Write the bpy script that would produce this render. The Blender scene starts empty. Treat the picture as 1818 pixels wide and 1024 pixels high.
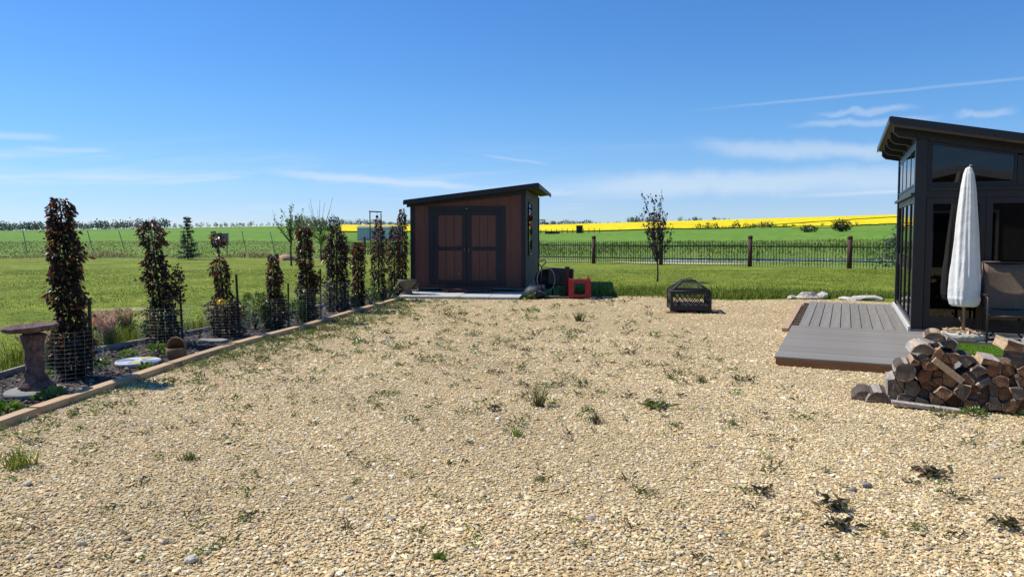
import bpy, bmesh, math, random
import numpy as np
from mathutils import Vector, Matrix, Euler
random.seed(7); rng = np.random.default_rng(11)
S = bpy.context.scene
col = S.collection
R = math.radians
PI = math.pi

# ------------------------------------------------------------------ camera
cam_d = bpy.data.cameras.new('camera'); cam = bpy.data.objects.new('camera', cam_d); col.objects.link(cam)
cam_d.sensor_width = 36.0
cam_d.lens = 36.0 * 1300.0 / 1818.0
cam_d.shift_y = -0.0189
cam_d.clip_start = 0.05; cam_d.clip_end = 6000
cam.location = (0, 0, 1.7)
cam.rotation_euler = (R(90 - 3.2), 0, 0)
S.camera = cam

# ------------------------------------------------------------------ light
SUN_EL = R(54); SUN_AZ = math.atan2(-0.93, 0.36)
world = bpy.data.worlds.new('World'); S.world = world; world.use_nodes = True
wt = world.node_tree; wn = wt.nodes; wl = wt.links
for n in list(wn): wn.remove(n)
def WN(t, **k):
    n = wn.new(t)
    for a, b in k.items(): setattr(n, a, b)
    return n
def wmath(op, a, b=None, c=None):
    n = WN('ShaderNodeMath', operation=op)
    for i, x in enumerate((a, b, c)):
        if x is None: continue
        if isinstance(x, (int, float)): n.inputs[i].default_value = x
        else: wl.new(x, n.inputs[i])
    return n.outputs[0]
sky = WN('ShaderNodeTexSky', sky_type='NISHITA'); sky.sun_disc = False
sky.sun_elevation = SUN_EL; sky.sun_rotation = SUN_AZ
sky.air_density = 1.0; sky.dust_density = 0.0; sky.ozone_density = 2.0; sky.altitude = 700
geo = WN('ShaderNodeTexCoord')
sep = WN('ShaderNodeSeparateXYZ'); wl.new(geo.outputs['Generated'], sep.inputs[0])
elev = sep.outputs['Z']
# stretched cirrus: noise over (azimuth-like, elevation-like) coordinates of the sky direction
ydiv = wmath('MAXIMUM', wmath('ABSOLUTE', sep.outputs['Y']), 0.15)
axx = wmath('DIVIDE', sep.outputs['X'], ydiv)
ezz = wmath('ADD', wmath('DIVIDE', elev, ydiv), wmath('MULTIPLY', axx, -0.045))
cmb = WN('ShaderNodeCombineXYZ')
wl.new(wmath('MULTIPLY', axx, 1.35), cmb.inputs[0]); wl.new(wmath('MULTIPLY', ezz, 17.0), cmb.inputs[1])
n1 = WN('ShaderNodeTexNoise'); n1.inputs['Scale'].default_value = 1.6; n1.inputs['Detail'].default_value = 7; n1.inputs['Roughness'].default_value = 0.55
n1.inputs['Distortion'].default_value = 0.35
wl.new(cmb.outputs[0], n1.inputs['Vector'])
def ramp(v, a, b):
    m = WN('ShaderNodeMapRange', interpolation_type='SMOOTHSTEP')
    m.inputs['From Min'].default_value = a; m.inputs['From Max'].default_value = b
    wl.new(v, m.inputs['Value']); return m.outputs[0]
low = ramp(elev, 0.13, 0.03)
cl = wmath('MULTIPLY', ramp(n1.outputs['Fac'], 0.47, 0.72), wmath('MULTIPLY', low, 0.75))
n2 = WN('ShaderNodeTexNoise'); n2.inputs['Scale'].default_value = 26; n2.inputs['Detail'].default_value = 5
wl.new(geo.outputs['Generated'], n2.inputs['Vector'])
def skydir(t, e):
    v = Vector((t, 1.0, e)); v.normalize(); return v
def streak(t0, e0, t1, e1, width, amount, rough):
    a, b = skydir(t0, e0), skydir(t1, e1)
    nrm = a.cross(b).normalized(); along = (b - a).normalized()
    d = WN('ShaderNodeVectorMath', operation='DOT_PRODUCT'); wl.new(geo.outputs['Generated'], d.inputs[0]); d.inputs[1].default_value = nrm
    s = WN('ShaderNodeVectorMath', operation='DOT_PRODUCT'); wl.new(geo.outputs['Generated'], s.inputs[0]); s.inputs[1].default_value = along
    dist = wmath('ABSOLUTE', wmath('ADD', d.outputs['Value'], wmath('MULTIPLY', wmath('SUBTRACT', n2.outputs['Fac'], 0.5), rough)))
    body = ramp(dist, width, width * 0.1)
    sa, sb = a.dot(along), b.dot(along); e = (sb - sa) * 0.3
    m = wmath('MULTIPLY', ramp(s.outputs['Value'], sa, sa + e), ramp(s.outputs['Value'], sb, sb - e))
    front = ramp(sep.outputs['Y'], 0.0, 0.2)
    return wmath('MULTIPLY', wmath('MULTIPLY', wmath('MULTIPLY', body, m), front), wmath('MULTIPLY', amount, wmath('ADD', 0.35, n1.outputs['Fac'])))
for args in ((0.21, 0.155, 0.90, 0.222, 0.0028, 0.2, 0.002), (0.40, 0.150, 0.56, 0.168, 0.006, 0.38, 0.025), (0.36, 0.138, 0.60, 0.150, 0.006, 0.32, 0.02),
             (0.59, 0.150, 0.69, 0.162, 0.007, 0.3, 0.03), (0.22, 0.112, 0.60, 0.098, 0.016, 0.5, 0.02), (-0.37, 0.080, 0.0, 0.050, 0.008, 0.55, 0.01),
             (-0.75, 0.127, -0.60, 0.121, 0.006, 0.4, 0.006), (-0.68, 0.108, -0.53, 0.104, 0.005, 0.35, 0.006), (0.0, 0.052, 0.75, 0.075, 0.024, 0.6, 0.02), (-0.05, 0.1, 0.06, 0.085, 0.003, 0.25, 0.004)):
    cl = wmath('MAXIMUM', cl, streak(*args))
hs = WN('ShaderNodeHueSaturation'); hs.inputs['Saturation'].default_value = 1.3; hs.inputs['Value'].default_value = 1.0
wl.new(sky.outputs[0], hs.inputs['Color'])
mx = WN('ShaderNodeMix', data_type='RGBA'); wl.new(cl, mx.inputs['Factor'])
# clear prairie air: less whitening towards the horizon than the sky model gives, the same all the way round
cr = WN('ShaderNodeValToRGB'); els = cr.color_ramp.elements
for i, (p, c) in enumerate(((0.0, (.45, .64, 1.2)), (.035, (.486, .627, 1.042)), (.081, (.541, .688, .955)), (.158, (.655, .804, .985)), (.235, (.739, .844, 1.035)), (.296, (.794, .877, 1.048)))):
    e_ = els[i] if i < 2 else els.new(p); e_.position = p; e_.color = (*[x * .7 for x in c], 1)
wl.new(elev, cr.inputs[0])
ml = WN('ShaderNodeMix', data_type='RGBA', blend_type='MULTIPLY'); ml.inputs['Factor'].default_value = 1.0
wl.new(hs.outputs[0], ml.inputs[6]); wl.new(cr.outputs[0], ml.inputs[7])
gn = WN('ShaderNodeVectorMath', operation='SCALE'); gn.inputs['Scale'].default_value = 1 / .7; wl.new(ml.outputs[2], gn.inputs[0])
wl.new(gn.outputs[0], mx.inputs[6]); mx.inputs[7].default_value = (5.6, 6.15, 6.7, 1)
bg = WN('ShaderNodeBackground'); bg.inputs['Strength'].default_value = 0.13
wl.new(mx.outputs[2], bg.inputs['Color'])
wo = WN('ShaderNodeOutputWorld'); wl.new(bg.outputs[0], wo.inputs['Surface'])

sun_d = bpy.data.lights.new('sun', 'SUN'); sun_d.energy = 4.9; sun_d.angle = R(0.5); sun_d.color = (1.0, 0.95, 0.86)
sun = bpy.data.objects.new('sun', sun_d); col.objects.link(sun)
sdir = Vector((math.sin(SUN_AZ) * math.cos(SUN_EL), math.cos(SUN_AZ) * math.cos(SUN_EL), math.sin(SUN_EL)))
sun.rotation_euler = (-sdir).to_track_quat('-Z', 'Y').to_euler(); sun.location = sdir * 60
vs = S.view_settings; vs.view_transform = 'Standard'; vs.look = 'None'; vs.exposure = 0.10; vs.gamma = 1.0; vs.use_curve_mapping = False
S.cycles.max_bounces = 6; S.cycles.transparent_max_bounces = 12; S.cycles.caustics_reflective = False; S.cycles.caustics_refractive = False

# ------------------------------------------------------------------ helpers
def lin(c):
    return tuple(((x / 255) / 12.92 if x / 255 <= 0.04045 else ((x / 255 + 0.055) / 1.055) ** 2.4) for x in c)
def _newmat(name):
    m = bpy.data.materials.new(name); m.use_nodes = True
    return m, m.node_tree.nodes, m.node_tree.links, m.node_tree.nodes['Principled BSDF']
def pm(name, c1, c2=None, scale=6, rough=0.8, bump=0.0, bscale=None, metal=0.0, stretch=(1, 1, 1), spec=0.5, rand=0.0, c3=None, contrast=0.25):
    """two- or three-tone procedural material: stretched noise for grain and wear, a finer noise for relief, a little per-object variation"""
    m, N, L, b = _newmat(name)
    c2 = c2 or tuple(x * 0.75 for x in c1)
    tc = N.new('ShaderNodeTexCoord'); mp = N.new('ShaderNodeMapping'); mp.inputs['Scale'].default_value = stretch
    L.new(tc.outputs['Object'], mp.inputs['Vector'])
    nz = N.new('ShaderNodeTexNoise'); nz.inputs['Scale'].default_value = scale; nz.inputs['Detail'].default_value = 6; nz.inputs['Roughness'].default_value = 0.65
    L.new(mp.outputs[0], nz.inputs['Vector'])
    rp = N.new('ShaderNodeValToRGB'); rp.color_ramp.elements[0].position = 0.5 - contrast; rp.color_ramp.elements[1].position = 0.5 + contrast
    rp.color_ramp.elements[0].color = (*c2, 1); rp.color_ramp.elements[1].color = (*c1, 1)
    if c3:
        e = rp.color_ramp.elements.new(0.5); e.color = (*c3, 1)
    L.new(nz.outputs['Fac'], rp.inputs[0])
    out = rp.outputs[0]
    if rand:
        oi = N.new('ShaderNodeObjectInfo'); mr = N.new('ShaderNodeMapRange'); mr.inputs['To Min'].default_value = 1 - rand; mr.inputs['To Max'].default_value = 1 + rand
        L.new(oi.outputs['Random'], mr.inputs['Value'])
        hv = N.new('ShaderNodeHueSaturation'); L.new(mr.outputs[0], hv.inputs['Value']); L.new(out, hv.inputs['Color']); out = hv.outputs[0]
    L.new(out, b.inputs['Base Color'])
    b.inputs['Roughness'].default_value = rough; b.inputs['Metallic'].default_value = metal; b.inputs['Specular IOR Level'].default_value = spec
    if bump:
        n3 = N.new('ShaderNodeTexNoise'); n3.inputs['Scale'].default_value = bscale or scale * 3; n3.inputs['Detail'].default_value = 5
        L.new(mp.outputs[0], n3.inputs['Vector'])
        bp = N.new('ShaderNodeBump'); bp.inputs['Strength'].default_value = bump; bp.inputs['Distance'].default_value = 0.02
        L.new(n3.outputs['Fac'], bp.inputs['Height']); L.new(bp.outputs[0], b.inputs['Normal'])
    return m
def pa(name, rough=0.7, trans=0.0, spec=0.3):
    """colour from the mesh's own per-piece colour attribute (each stone, leaf or blade has its own tint)"""
    m, N, L, b = _newmat(name)
    a = N.new('ShaderNodeAttribute'); a.attribute_name = 'Col'
    L.new(a.outputs['Color'], b.inputs['Base Color']); b.inputs['Roughness'].default_value = rough; b.inputs['Specular IOR Level'].default_value = spec
    if trans:
        t = N.new('ShaderNodeBsdfTranslucent'); L.new(a.outputs['Color'], t.inputs['Color'])
        x = N.new('ShaderNodeMixShader'); x.inputs[0].default_value = trans
        L.new(b.outputs[0], x.inputs[1]); L.new(t.outputs[0], x.inputs[2]); L.new(x.outputs[0], N['Material Output'].inputs['Surface'])
    return m
def glass(name, tint, ior=1.5):
    m, N, L, b = _newmat(name); N.remove(b)
    tr = N.new('ShaderNodeBsdfTransparent'); tr.inputs['Color'].default_value = (*tint, 1)
    gl = N.new('ShaderNodeBsdfGlossy'); gl.inputs['Roughness'].default_value = 0.015
    fr = N.new('ShaderNodeFresnel'); fr.inputs['IOR'].default_value = ior
    x = N.new('ShaderNodeMixShader'); L.new(fr.outputs[0], x.inputs[0]); L.new(tr.outputs[0], x.inputs[1]); L.new(gl.outputs[0], x.inputs[2])
    L.new(x.outputs[0], N['Material Output'].inputs['Surface'])
    return m

def tag(o, label=None, cat=None, group=None, kind=None):
    if label: o['label'] = label
    if cat: o['category'] = cat
    if group: o['group'] = group
    if kind: o['kind'] = kind
    return o
def empty(name, loc=(0, 0, 0), rz=0.0, label=None, cat=None, group=None):
    o = bpy.data.objects.new(name, None); o.empty_display_size = 0.1; o.location = loc; o.rotation_euler = (0, 0, rz); col.objects.link(o)
    return tag(o, label, cat, group)
def link(name, me, parent=None, loc=None, rot=None):
    o = bpy.data.objects.new(name, me); col.objects.link(o)
    if parent: o.parent = parent
    if loc is not None: o.location = loc
    if rot is not None: o.rotation_euler = rot
    return o
class MB:
    def __init__(s): s.v = []; s.f = []; s.m = []; s.sm = []
    def add(s, vs, fs, mi=0, smooth=False):
        n = len(s.v); s.v += [tuple(v) for v in vs]; s.f += [tuple(i + n for i in f) for f in fs]; s.m += [mi] * len(fs); s.sm += [smooth] * len(fs); return s
    def box(s, c, d, rot=None, mi=0, jit=0.0):
        x, y, z = (q / 2 for q in d)
        vs = [Vector((a * x, b * y, e * z)) for e in (-1, 1) for b in (-1, 1) for a in (-1, 1)]
        if jit: vs = [v + Vector((random.uniform(-jit, jit) for _ in range(3))) for v in vs]
        if rot is not None:
            q = Euler(rot).to_matrix(); vs = [q @ v for v in vs]
        vs = [v + Vector(c) for v in vs]
        return s.add(vs, [(0, 2, 3, 1), (4, 5, 7, 6), (0, 1, 5, 4), (2, 6, 7, 3), (0, 4, 6, 2), (1, 3, 7, 5)], mi)
    def b2(s, a, b, mi=0):      # box from two corners
        return s.box([(p + q) / 2 for p, q in zip(a, b)], [abs(q - p) for p, q in zip(a, b)], mi=mi)
    def tube(s, pts, rad, n=8, mi=0, cap=True, smooth=True):
        pts = [Vector(p) for p in pts]
        if isinstance(rad, (int, float)): rad = [rad] * len(pts)
        vs = []; up = None
        for i, p in enumerate(pts):
            t = (pts[min(i + 1, len(pts) - 1)] - pts[max(i - 1, 0)]).normalized()
            if up is None: up = t.orthogonal().normalized()
            up = (up - t * up.dot(t)); up = up.normalized() if up.length > 1e-6 else t.orthogonal().normalized()
            w = t.cross(up)
            for k in range(n):
                a = 2 * PI * k / n; vs.append(p + (up * math.cos(a) + w * math.sin(a)) * rad[i])
        fs = [(i * n + k, i * n + (k + 1) % n, (i + 1) * n + (k + 1) % n, (i + 1) * n + k) for i in range(len(pts) - 1) for k in range(n)]
        s.add(vs, fs, mi, smooth)
        if cap:
            o = len(s.v) - len(vs); s.f += [tuple(o + k for k in reversed(range(n))), tuple(o + (len(pts) - 1) * n + k for k in range(n))]; s.m += [mi] * 2; s.sm += [False] * 2
        return s
    def lathe(s, prof, n=20, c=(0, 0, 0), mi=0, wob=0.0, smooth=True, rfun=None):
        vs = []
        for j, (r, z) in enumerate(prof):
            for k in range(n):
                a = 2 * PI * k / n; rr = r * (1 + wob * random.uniform(-1, 1))
                if rfun: rr *= rfun(a, z)
                vs.append((c[0] + rr * math.cos(a), c[1] + rr * math.sin(a), c[2] + z))
        fs = [(j * n + k, j * n + (k + 1) % n, (j + 1) * n + (k + 1) % n, (j + 1) * n + k) for j in range(len(prof) - 1) for k in range(n)]
        s.add(vs, fs, mi, smooth)
        return s
    def prism(s, poly, h0, h1, axis='y', mi=0, cap=None):
        """poly of (a, b); axis y: a->x, b->z; axis z: a->x, b->y; axis x: a->y, b->z"""
        def P(a, b, h): return {'y': (a, h, b), 'z': (a, b, h), 'x': (h, a, b)}[axis]
        n = len(poly); vs = [P(a, b, h0) for a, b in poly] + [P(a, b, h1) for a, b in poly]
        s.add(vs, [(k, (k + 1) % n, n + (k + 1) % n, n + k) for k in range(n)], mi)
        o = len(s.v) - 2 * n; ci = mi if cap is None else cap
        s.f += [tuple(o + k for k in reversed(range(n))), tuple(o + n + k for k in range(n))]; s.m += [ci] * 2; s.sm += [False] * 2
        return s
    def mesh(s, name, mats):
        me = bpy.data.meshes.new(name); me.from_pydata(s.v, [], s.f)
        for m in (mats if isinstance(mats, (list, tuple)) else [mats]): me.materials.append(m)
        me.polygons.foreach_set('material_index', s.m); me.polygons.foreach_set('use_smooth', s.sm)
        bm = bmesh.new(); bm.from_mesh(me); bmesh.ops.recalc_face_normals(bm, faces=bm.faces); bm.to_mesh(me); bm.free()
        return me
    def build(s, name, mats, parent=None, loc=None, rot=None, bevel=0.0):
        o = link(name, s.mesh(name, mats), parent, loc, rot)
        if bevel:
            b = o.modifiers.new('bevel', 'BEVEL'); b.width = bevel; b.segments = 2; b.limit_method = 'ANGLE'
        return o
def npmesh(name, V, Fc, C, mats, smooth=False):
    me = bpy.data.meshes.new(name); V = np.asarray(V, np.float32); Fc = np.asarray(Fc, np.int32); k = Fc.shape[1]
    me.vertices.add(len(V)); me.vertices.foreach_set('co', V.ravel())
    me.loops.add(Fc.size); me.loops.foreach_set('vertex_index', Fc.ravel())
    me.polygons.add(len(Fc)); me.polygons.foreach_set('loop_start', np.arange(0, Fc.size, k, dtype=np.int32))
    if C is not None:
        a = me.color_attributes.new('Col', 'FLOAT_COLOR', 'POINT'); C4 = np.ones((len(V), 4), np.float32); C4[:, :3] = C; a.data.foreach_set('color', C4.ravel())
    for m in (mats if isinstance(mats, (list, tuple)) else [mats]): me.materials.append(m)
    me.update(calc_edges=True)
    me.polygons.foreach_set('use_smooth', np.full(len(Fc), smooth, dtype=bool))
    return me
def inpoly(x, y, poly):
    r = np.zeros(x.shape, bool); n = len(poly); j = n - 1
    for i in range(n):
        xi, yi = poly[i]; xj, yj = poly[j]
        c = ((yi > y) != (yj > y)) & (x < (xj - xi) * (y - yi) / ((yj - yi) if yj != yi else 1e-9) + xi)
        r ^= c; j = i
    return r
def unit(a): return a / np.maximum(np.linalg.norm(a, axis=-1, keepdims=True), 1e-9)
def leafmesh(name, P, A, size, width, cols, mat, droop=0.25):
    """one folded diamond per leaf: P bases, A axis directions, size length (N,), cols (N,3)"""
    n = len(P); A = unit(A); side = unit(np.cross(A, rng.normal(size=(n, 3)))); nrm = np.cross(A, side)
    L = size[:, None]; Wd = L * width
    b = P; t = P + A * L; t[:, 2] -= size * droop
    mid = P + A * L * 0.5
    l = mid + side * Wd * 0.5 + nrm * Wd * 0.15; r = mid - side * Wd * 0.5 + nrm * Wd * 0.15
    V = np.stack([b, l, t, r], 1).reshape(-1, 3); i = np.arange(n) * 4
    Fc = np.concatenate([np.stack([i, i + 1, i + 2], 1), np.stack([i, i + 2, i + 3], 1)])
    return npmesh(name, V, Fc, np.repeat(cols, 4, 0), mat)
def blademesh(name, x, y, z, h, w, lean, cols, mat, tipcol=None):
    """grass: one two-segment blade per point"""
    n = len(x); a = rng.uniform(0, 2 * PI, n); la = rng.uniform(0, 2 * PI, n)
    dx, dy = np.cos(a) * w / 2, np.sin(a) * w / 2
    lx, ly = np.cos(la) * lean * h, np.sin(la) * lean * h
    m = np.stack
    v0 = m([x - dx, y - dy, z], 1); v1 = m([x + dx, y + dy, z], 1)
    v2 = m([x + dx * .7 + lx * .3, y + dy * .7 + ly * .3, z + h * .6], 1); v3 = m([x - dx * .7 + lx * .3, y - dy * .7 + ly * .3, z + h * .6], 1)
    v4 = m([x + lx, y + ly, z + h * np.sqrt(np.maximum(1 - lean ** 2 * .5, .1))], 1)
    V = m([v0, v1, v2, v3, v4], 1).reshape(-1, 3); i = np.arange(n) * 5
    Fc = np.concatenate([m([i, i + 1, i + 2], 1), m([i, i + 2, i + 3], 1), m([i + 3, i + 2, i + 4], 1)])
    C = np.repeat(cols, 5, 0)
    return npmesh(name, V, Fc, C, mat)
def pick(n, cols, wts=None, jit=0.15):
    c = np.array([lin(k) for k in cols]); k = rng.choice(len(c), n, p=None if wts is None else np.array(wts) / sum(wts))
    return np.clip(c[k] * (1 + rng.uniform(-jit, jit, (n, 1))), 0, 1)

# ------------------------------------------------------------------ materials
M = {}
M['charcoal'] = pm('charcoal_paint', lin((40, 40, 46)), lin((31, 31, 37)), 5, 0.5, 0.08, 60)
M['gaz_dark'] = pm('gazebo_paint', lin((33, 32, 34)), lin((25, 24, 26)), 4, 0.42, 0.05, 50)
M['gaz_in'] = pm('interior_wood', lin((44, 38, 35)), lin((32, 28, 26)), 3, 0.7, 0.1, 20, stretch=(1, 1, 8))
M['soffit'] = pm('soffit_wood', lin((96, 82, 64)), lin((70, 60, 48)), 4, 0.75, 0.1, 20, stretch=(1, 8, 8))
M['siding'] = pm('shed_siding', lin((116, 76, 62)), lin((94, 62, 52)), 3, 0.75, 0.25, 45, stretch=(9, 9, 0.6))
M['shed_trim'] = pm('shed_trim_paint', lin((29, 27, 36)), lin((21, 20, 28)), 5, 0.55, 0.1, 40)
M['shed_side'] = pm('shed_side_paint', lin((92, 80, 70)), lin((76, 66, 58)), 3, 0.7, 0.2, 45, stretch=(9, 9, 0.6))
M['shingle'] = pm('roof_metal', lin((42, 40, 46)), lin((30, 29, 34)), 4, 0.45, 0.1, 30)
M['roofmetal'] = pm('gazebo_roof_metal', lin((60, 60, 66)), lin((48, 48, 54)), 3, 0.4, 0.05, 30)
M['concrete'] = pm('pale_concrete', lin((196, 194, 188)), lin((168, 165, 158)), 5, 0.9, 0.2, 60)
M['concrete2'] = pm('grey_concrete', lin((150, 147, 140)), lin((118, 116, 110)), 6, 0.9, 0.25, 60)
M['timber'] = pm('cedar_timber', lin((206, 178, 138)), lin((162, 132, 98)), 4, 0.85, 0.3, 40, stretch=(8, 0.7, 8), rand=0.1)
M['oldwood'] = pm('weathered_wood', lin((150, 132, 112)), lin((104, 90, 76)), 4, 0.9, 0.4, 30, stretch=(1, 8, 8), rand=0.12)
M['fascia'] = pm('treated_fascia', lin((140, 100, 62)), lin((96, 66, 42)), 4, 0.85, 0.3, 30, stretch=(0.8, 8, 8))
M['deck'] = pm('composite_decking', lin((144, 138, 128)), lin((114, 109, 101)), 3, 0.8, 0.15, 60, stretch=(0.7, 9, 9), rand=0.1)
M['deckb'] = pm('composite_decking_back', lin((144, 138, 128)), lin((114, 109, 101)), 3, 0.8, 0.15, 60, stretch=(9, 0.7, 9), rand=0.1)
M['white'] = pm('white_trim', lin((225, 224, 220)), lin((196, 194, 188)), 6, 0.6, 0.05)
M['cover'] = pm('umbrella_cover_cloth', lin((238, 236, 228)), lin((216, 214, 206)), 5, 0.85, 0.5, 9)
M['steel'] = pm('pole_metal', lin((150, 138, 122)), lin((110, 100, 90)), 8, 0.45, 0.0, metal=0.4)
M['bronze'] = pm('bronze_frame', lin((72, 52, 46)), lin((50, 38, 34)), 8, 0.5)
M['sling'] = pm('sling_mesh', lin((132, 112, 88)), lin((96, 82, 66)), 40, 0.8, 0.2, 150)
M['black'] = pm('black_steel', lin((36, 36, 38)), lin((24, 24, 26)), 12, 0.55, 0.1, 60)
M['iron'] = pm('black_iron', lin((32, 27, 27)), lin((20, 17, 17)), 12, 0.6)
M['post'] = pm('stained_post', lin((92, 58, 46)), lin((58, 36, 30)), 5, 0.8, 0.3, 30, stretch=(8, 8, 0.8), rand=0.1)
M['red'] = pm('red_paint', lin((176, 32, 44)), lin((132, 24, 34)), 6, 0.5, 0.1)
M['rubber'] = pm('black_plastic', lin((42, 44, 50)), lin((28, 29, 34)), 8, 0.5, 0.1)
M['navy'] = pm('navy_tarp', lin((34, 36, 56)), lin((22, 24, 40)), 5, 0.6, 0.4, 12)
M['mat'] = pm('rubber_mat', lin((48, 46, 46)), lin((34, 33, 33)), 9, 0.85, 0.2)
M['hosegrey'] = pm('pale_hose', lin((170, 164, 150)), lin((130, 125, 115)), 9, 0.6)
M['bark'] = pm('bark', lin((112, 96, 82)), lin((58, 48, 42)), 9, 0.95, 0.8, 24, stretch=(5, 1, 5), rand=0.2)
M['split'] = pm('split_wood', lin((206, 178, 142)), lin((150, 120, 90)), 7, 0.9, 0.5, 30, stretch=(6, 0.8, 6), rand=0.22)
M['greywood'] = pm('greyed_wood', lin((186, 178, 168)), lin((128, 118, 108)), 7, 0.9, 0.5, 30, stretch=(6, 0.8, 6), rand=0.15)
def cutmat(name, c1, c2, c3):
    m = pm(name, c1, c2, 9, .9, .6, 50, rand=.25, c3=c3, contrast=.2); N = m.node_tree.nodes; L = m.node_tree.links
    tc = N.new('ShaderNodeTexCoord'); wv = N.new('ShaderNodeTexWave'); wv.wave_type = 'RINGS'; wv.rings_direction = 'Y'; wv.inputs['Scale'].default_value = 22; wv.inputs['Distortion'].default_value = 3.5; wv.inputs['Detail'].default_value = 3
    L.new(tc.outputs['Object'], wv.inputs['Vector']); b = N['Principled BSDF']; src = b.inputs['Base Color'].links[0].from_socket
    mr = N.new('ShaderNodeMapRange'); mr.inputs['To Min'].default_value = .78; mr.inputs['To Max'].default_value = 1.12; L.new(wv.outputs['Fac'], mr.inputs['Value'])
    ml = N.new('ShaderNodeMix'); ml.data_type = 'RGBA'; ml.blend_type = 'MULTIPLY'; ml.inputs[0].default_value = 1; L.new(src, ml.inputs[6]); L.new(mr.outputs[0], ml.inputs[7]); L.new(ml.outputs[2], b.inputs['Base Color']); return m
M['cut'] = cutmat('cut_end', lin((158, 116, 82)), lin((84, 60, 46)), lin((124, 90, 64)))
M['cutgrey'] = cutmat('cut_end_weathered', lin((138, 120, 102)), lin((72, 62, 54)), lin((106, 92, 78)))
M['cut_tan'] = cutmat('cut_tan', lin((190, 148, 104)), lin((116, 84, 58)), lin((160, 120, 82)))
M['cut_red'] = cutmat('cut_red', lin((146, 98, 70)), lin((84, 56, 42)), lin((118, 78, 56)))
M['cut_dark'] = cutmat('cut_dark', lin((112, 96, 82)), lin((66, 56, 48)), lin((90, 78, 66)))
M['trunk'] = pm('dark_trunk', lin((86, 70, 58)), lin((54, 44, 38)), 14, 0.9, 0.5, 50, stretch=(4, 4, 1))
M['bath'] = pm('mauve_stone', lin((132, 104, 96)), lin((60, 46, 44)), 16, 0.85, 1.0, 45, contrast=.15)
M['clay'] = pm('clay_pot', lin((142, 116, 82)), lin((96, 78, 56)), 8, 0.85, 0.4, 40)
M['stone'] = pm('urn_stone', lin((150, 136, 108)), lin((86, 76, 60)), 9, 0.9, 0.5, 40)
M['rock'] = pm('limestone', lin((222, 216, 204)), lin((150, 142, 130)), 9, 0.9, 0.9, 24, rand=0.1)
M['tank'] = pm('tank_paint', lin((176, 178, 180)), lin((150, 152, 154)), 6, 0.45, 0.03)
M['stake'] = pm('green_steel', lin((40, 52, 44)), lin((28, 38, 32)), 12, 0.6)
M['wire'] = pm('galvanised_wire', lin((222, 224, 220)), lin((196, 198, 194)), 30, 0.5)
M['barnblue'] = pm('blue_grey_siding', lin((186, 192, 200)), lin((168, 176, 186)), 2, 0.7, stretch=(4, 4, 0.3))
M['utility'] = pm('utility_grey', lin((128, 140, 142)), lin((104, 116, 118)), 3, 0.6)
M['mos_white'] = pm('mosaic_white', lin((206, 212, 214)), lin((176, 184, 192)), 14, 0.5)
M['mos_yellow'] = pm('mosaic_yellow', lin((206, 188, 110)), lin((176, 160, 96)), 14, 0.5)
M['mos_blue'] = pm('mosaic_blue', lin((140, 152, 182)), lin((112, 124, 158)), 14, 0.5)
M['orange'] = pm('orange_ornament', lin((206, 92, 46)), lin((170, 70, 36)), 9, 0.5)
M['green_orn'] = pm('green_ornament', lin((84, 120, 84)), lin((60, 90, 64)), 9, 0.5)
M['blue_orn'] = pm('blue_ornament', lin((140, 170, 200)), lin((110, 140, 176)), 9, 0.5)
M['turf'] = pm('artificial_turf', lin((112, 146, 40)), lin((88, 122, 30)), 60, 0.9, 0.6, 200)
M['glass'] = glass('tinted_glass', (0.22, 0.225, 0.24), 1.55)
M['clear'] = glass('window_glass', (0.45, 0.47, 0.5), 1.6)
M['leaf'] = pa('leaf_surface', 0.38, 0.3, 0.5)
M['blade'] = pa('grass_blade', 0.7, 0.3, 0.2)
M['pebble'] = pa('pebble_surface', 0.85, 0.0, 0.25)
M['mesh_screen'] = pm('spark_screen', lin((46, 44, 44)), lin((32, 31, 31)), 12, 0.6)
M['brick'] = pm('red_brick', lin((150, 92, 72)), lin((112, 70, 56)), 9, 0.9, 0.4, rand=0.1)

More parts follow.
